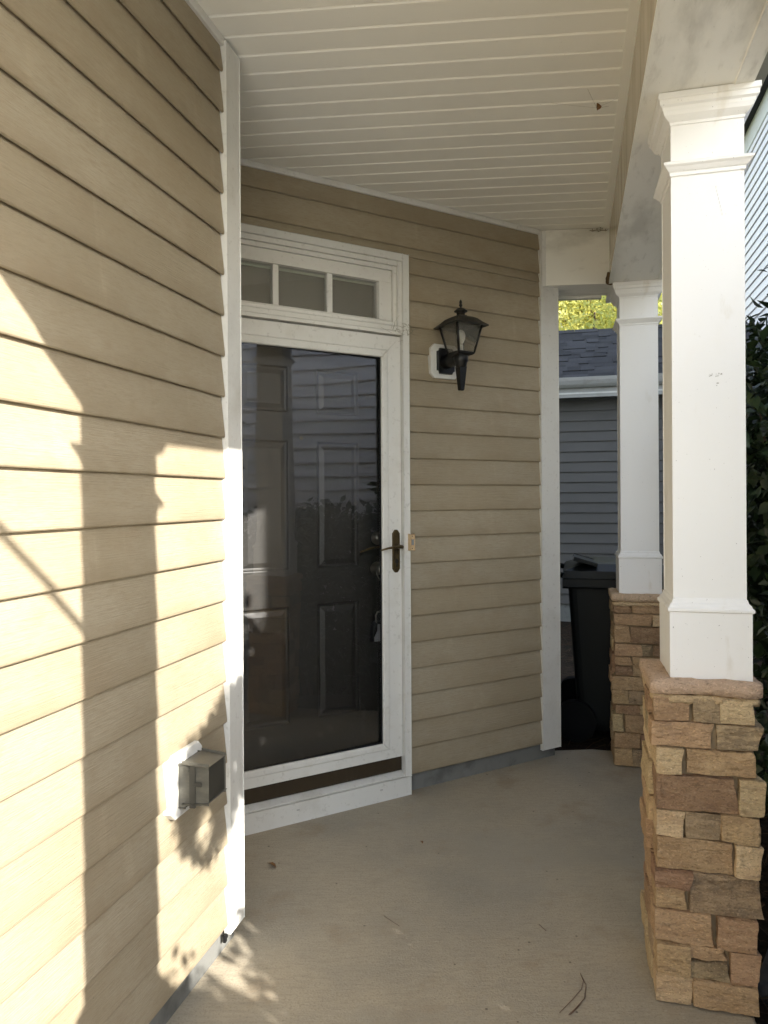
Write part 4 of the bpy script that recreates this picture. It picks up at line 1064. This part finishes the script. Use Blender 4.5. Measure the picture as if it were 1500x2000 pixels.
# leaf caught in a web below the ceiling
p = Vector((1170 - 750, 0, 0)); Y = 1390 * 1.40 / (970.5 - 216); lc = Vector((420 / 1390 * Y, Y, CEIL - 0.045))
litter_leaf('dry_leaf', lc, 0.038, dryleaf, 'dry leaf hanging in a web under the ceiling', (1.3, .4, .3))
cw = thing('cobweb', lc, math.pi / 2, 'dusty web threads holding the leaf under the ceiling', 'cobweb')
bm = bmesh.new()
for q in ((0.10, -.03, .044), (0.06, .05, .044), (-.16, .02, .04), (-.05, -.06, .044)):
    tube('x', [(0, 0, 0.01), Vector(q) * .5 + Vector((0, 0, .004)), q], 0.00035, None, None, 4, bm)
from_bm('thread', bm, webm, cw)
cw2 = thing('cobweb', DOOR0 + D2 * -0.04 + N2 * 0.03 + Vector((0, 0, 2.22)), AZ2, 'tangled dusty web at the transom lower right corner', 'cobweb')
bm = bmesh.new(); rs = random.Random(21)
for i in range(26):
    a_ = Vector((rs.gauss(-.01, .03), -rs.uniform(0, .02), rs.gauss(0, .02))); b_ = a_ + Vector((rs.gauss(0, .035), rs.uniform(-.01, .01), rs.gauss(0, .022)))
    tube('x', [a_, (a_ + b_) / 2 + Vector((0, -.004, rs.uniform(-.008, .004))), b_], rs.choice([.0004, .0006, .001]), None, None, 4, bm)
from_bm('thread', bm, webm, cw2)
cw3 = thing('cobweb', rb0 + e3 * 0.2 + Vector((0, 0, CEIL - .01)), AZ3 + R(90), 'dark web scraps where return beam meets the ceiling', 'cobweb')
bm = bmesh.new()
for i in range(18):
    a_ = Vector((rs.uniform(.02, .12), -rs.uniform(0.002, .012), rs.uniform(-.012, .004)))
    tube('x', [a_, a_ + Vector((rs.gauss(0, .02), -.002, rs.gauss(0, .006)))], rs.choice([.001, .0018, .0025]), None, None, 4, bm)
from_bm('thread', bm, webm, cw3)
# pine needles on the slab
pn = thing('pine_needles', UT(-0.03, 2.09, 0.001), math.pi / 2, 'pair of curved brown pine needles on the slab by the pedestal', 'pine needles')
def fl(px_, py_):
    x = (px_ - 750) / 1390; zz_ = (973 - py_) / 1390; k_ = -CAM_H / (zz_ - 0.0058 * x)
    return Vector((x * k_, k_, 0.003))
b0 = pn.location
tube('needle', [fl(1128, 1903) - b0, fl(1139, 1926) - b0, fl(1137, 1950) - b0, fl(1122, 1970) - b0, fl(1108, 1984) - b0], 0.0010, needle, pn, 5)
tube('needle', [fl(1128, 1903) - b0, fl(1134, 1918) - b0, fl(1130, 1934) - b0, fl(1112, 1955) - b0, fl(1087, 1980) - b0], 0.0009, needle, pn, 5)
tube('needle', [fl(1139, 1930) - b0, fl(1136, 1952) - b0, fl(1118, 1972) - b0, fl(1105, 1984) - b0], 0.0012, needle, pn, 5)
tw2 = thing('fallen_twig', fl(1048, 1807), math.pi / 2, 'short dark twig lying on the slab right of centre', 'twig')
tube('stem', [(0, 0, 0), fl(1055, 1813) - fl(1041, 1800)], .0012, needle, tw2, 5)
tw3 = thing('fallen_twig', fl(745, 1790), math.pi / 2, 'long hair-thin stem on the slab left of centre', 'twig')
tube('stem', [(0, 0, 0), fl(757, 1798) - fl(740, 1786), fl(770, 1806) - fl(740, 1786)], .0008, needle, tw3, 5)
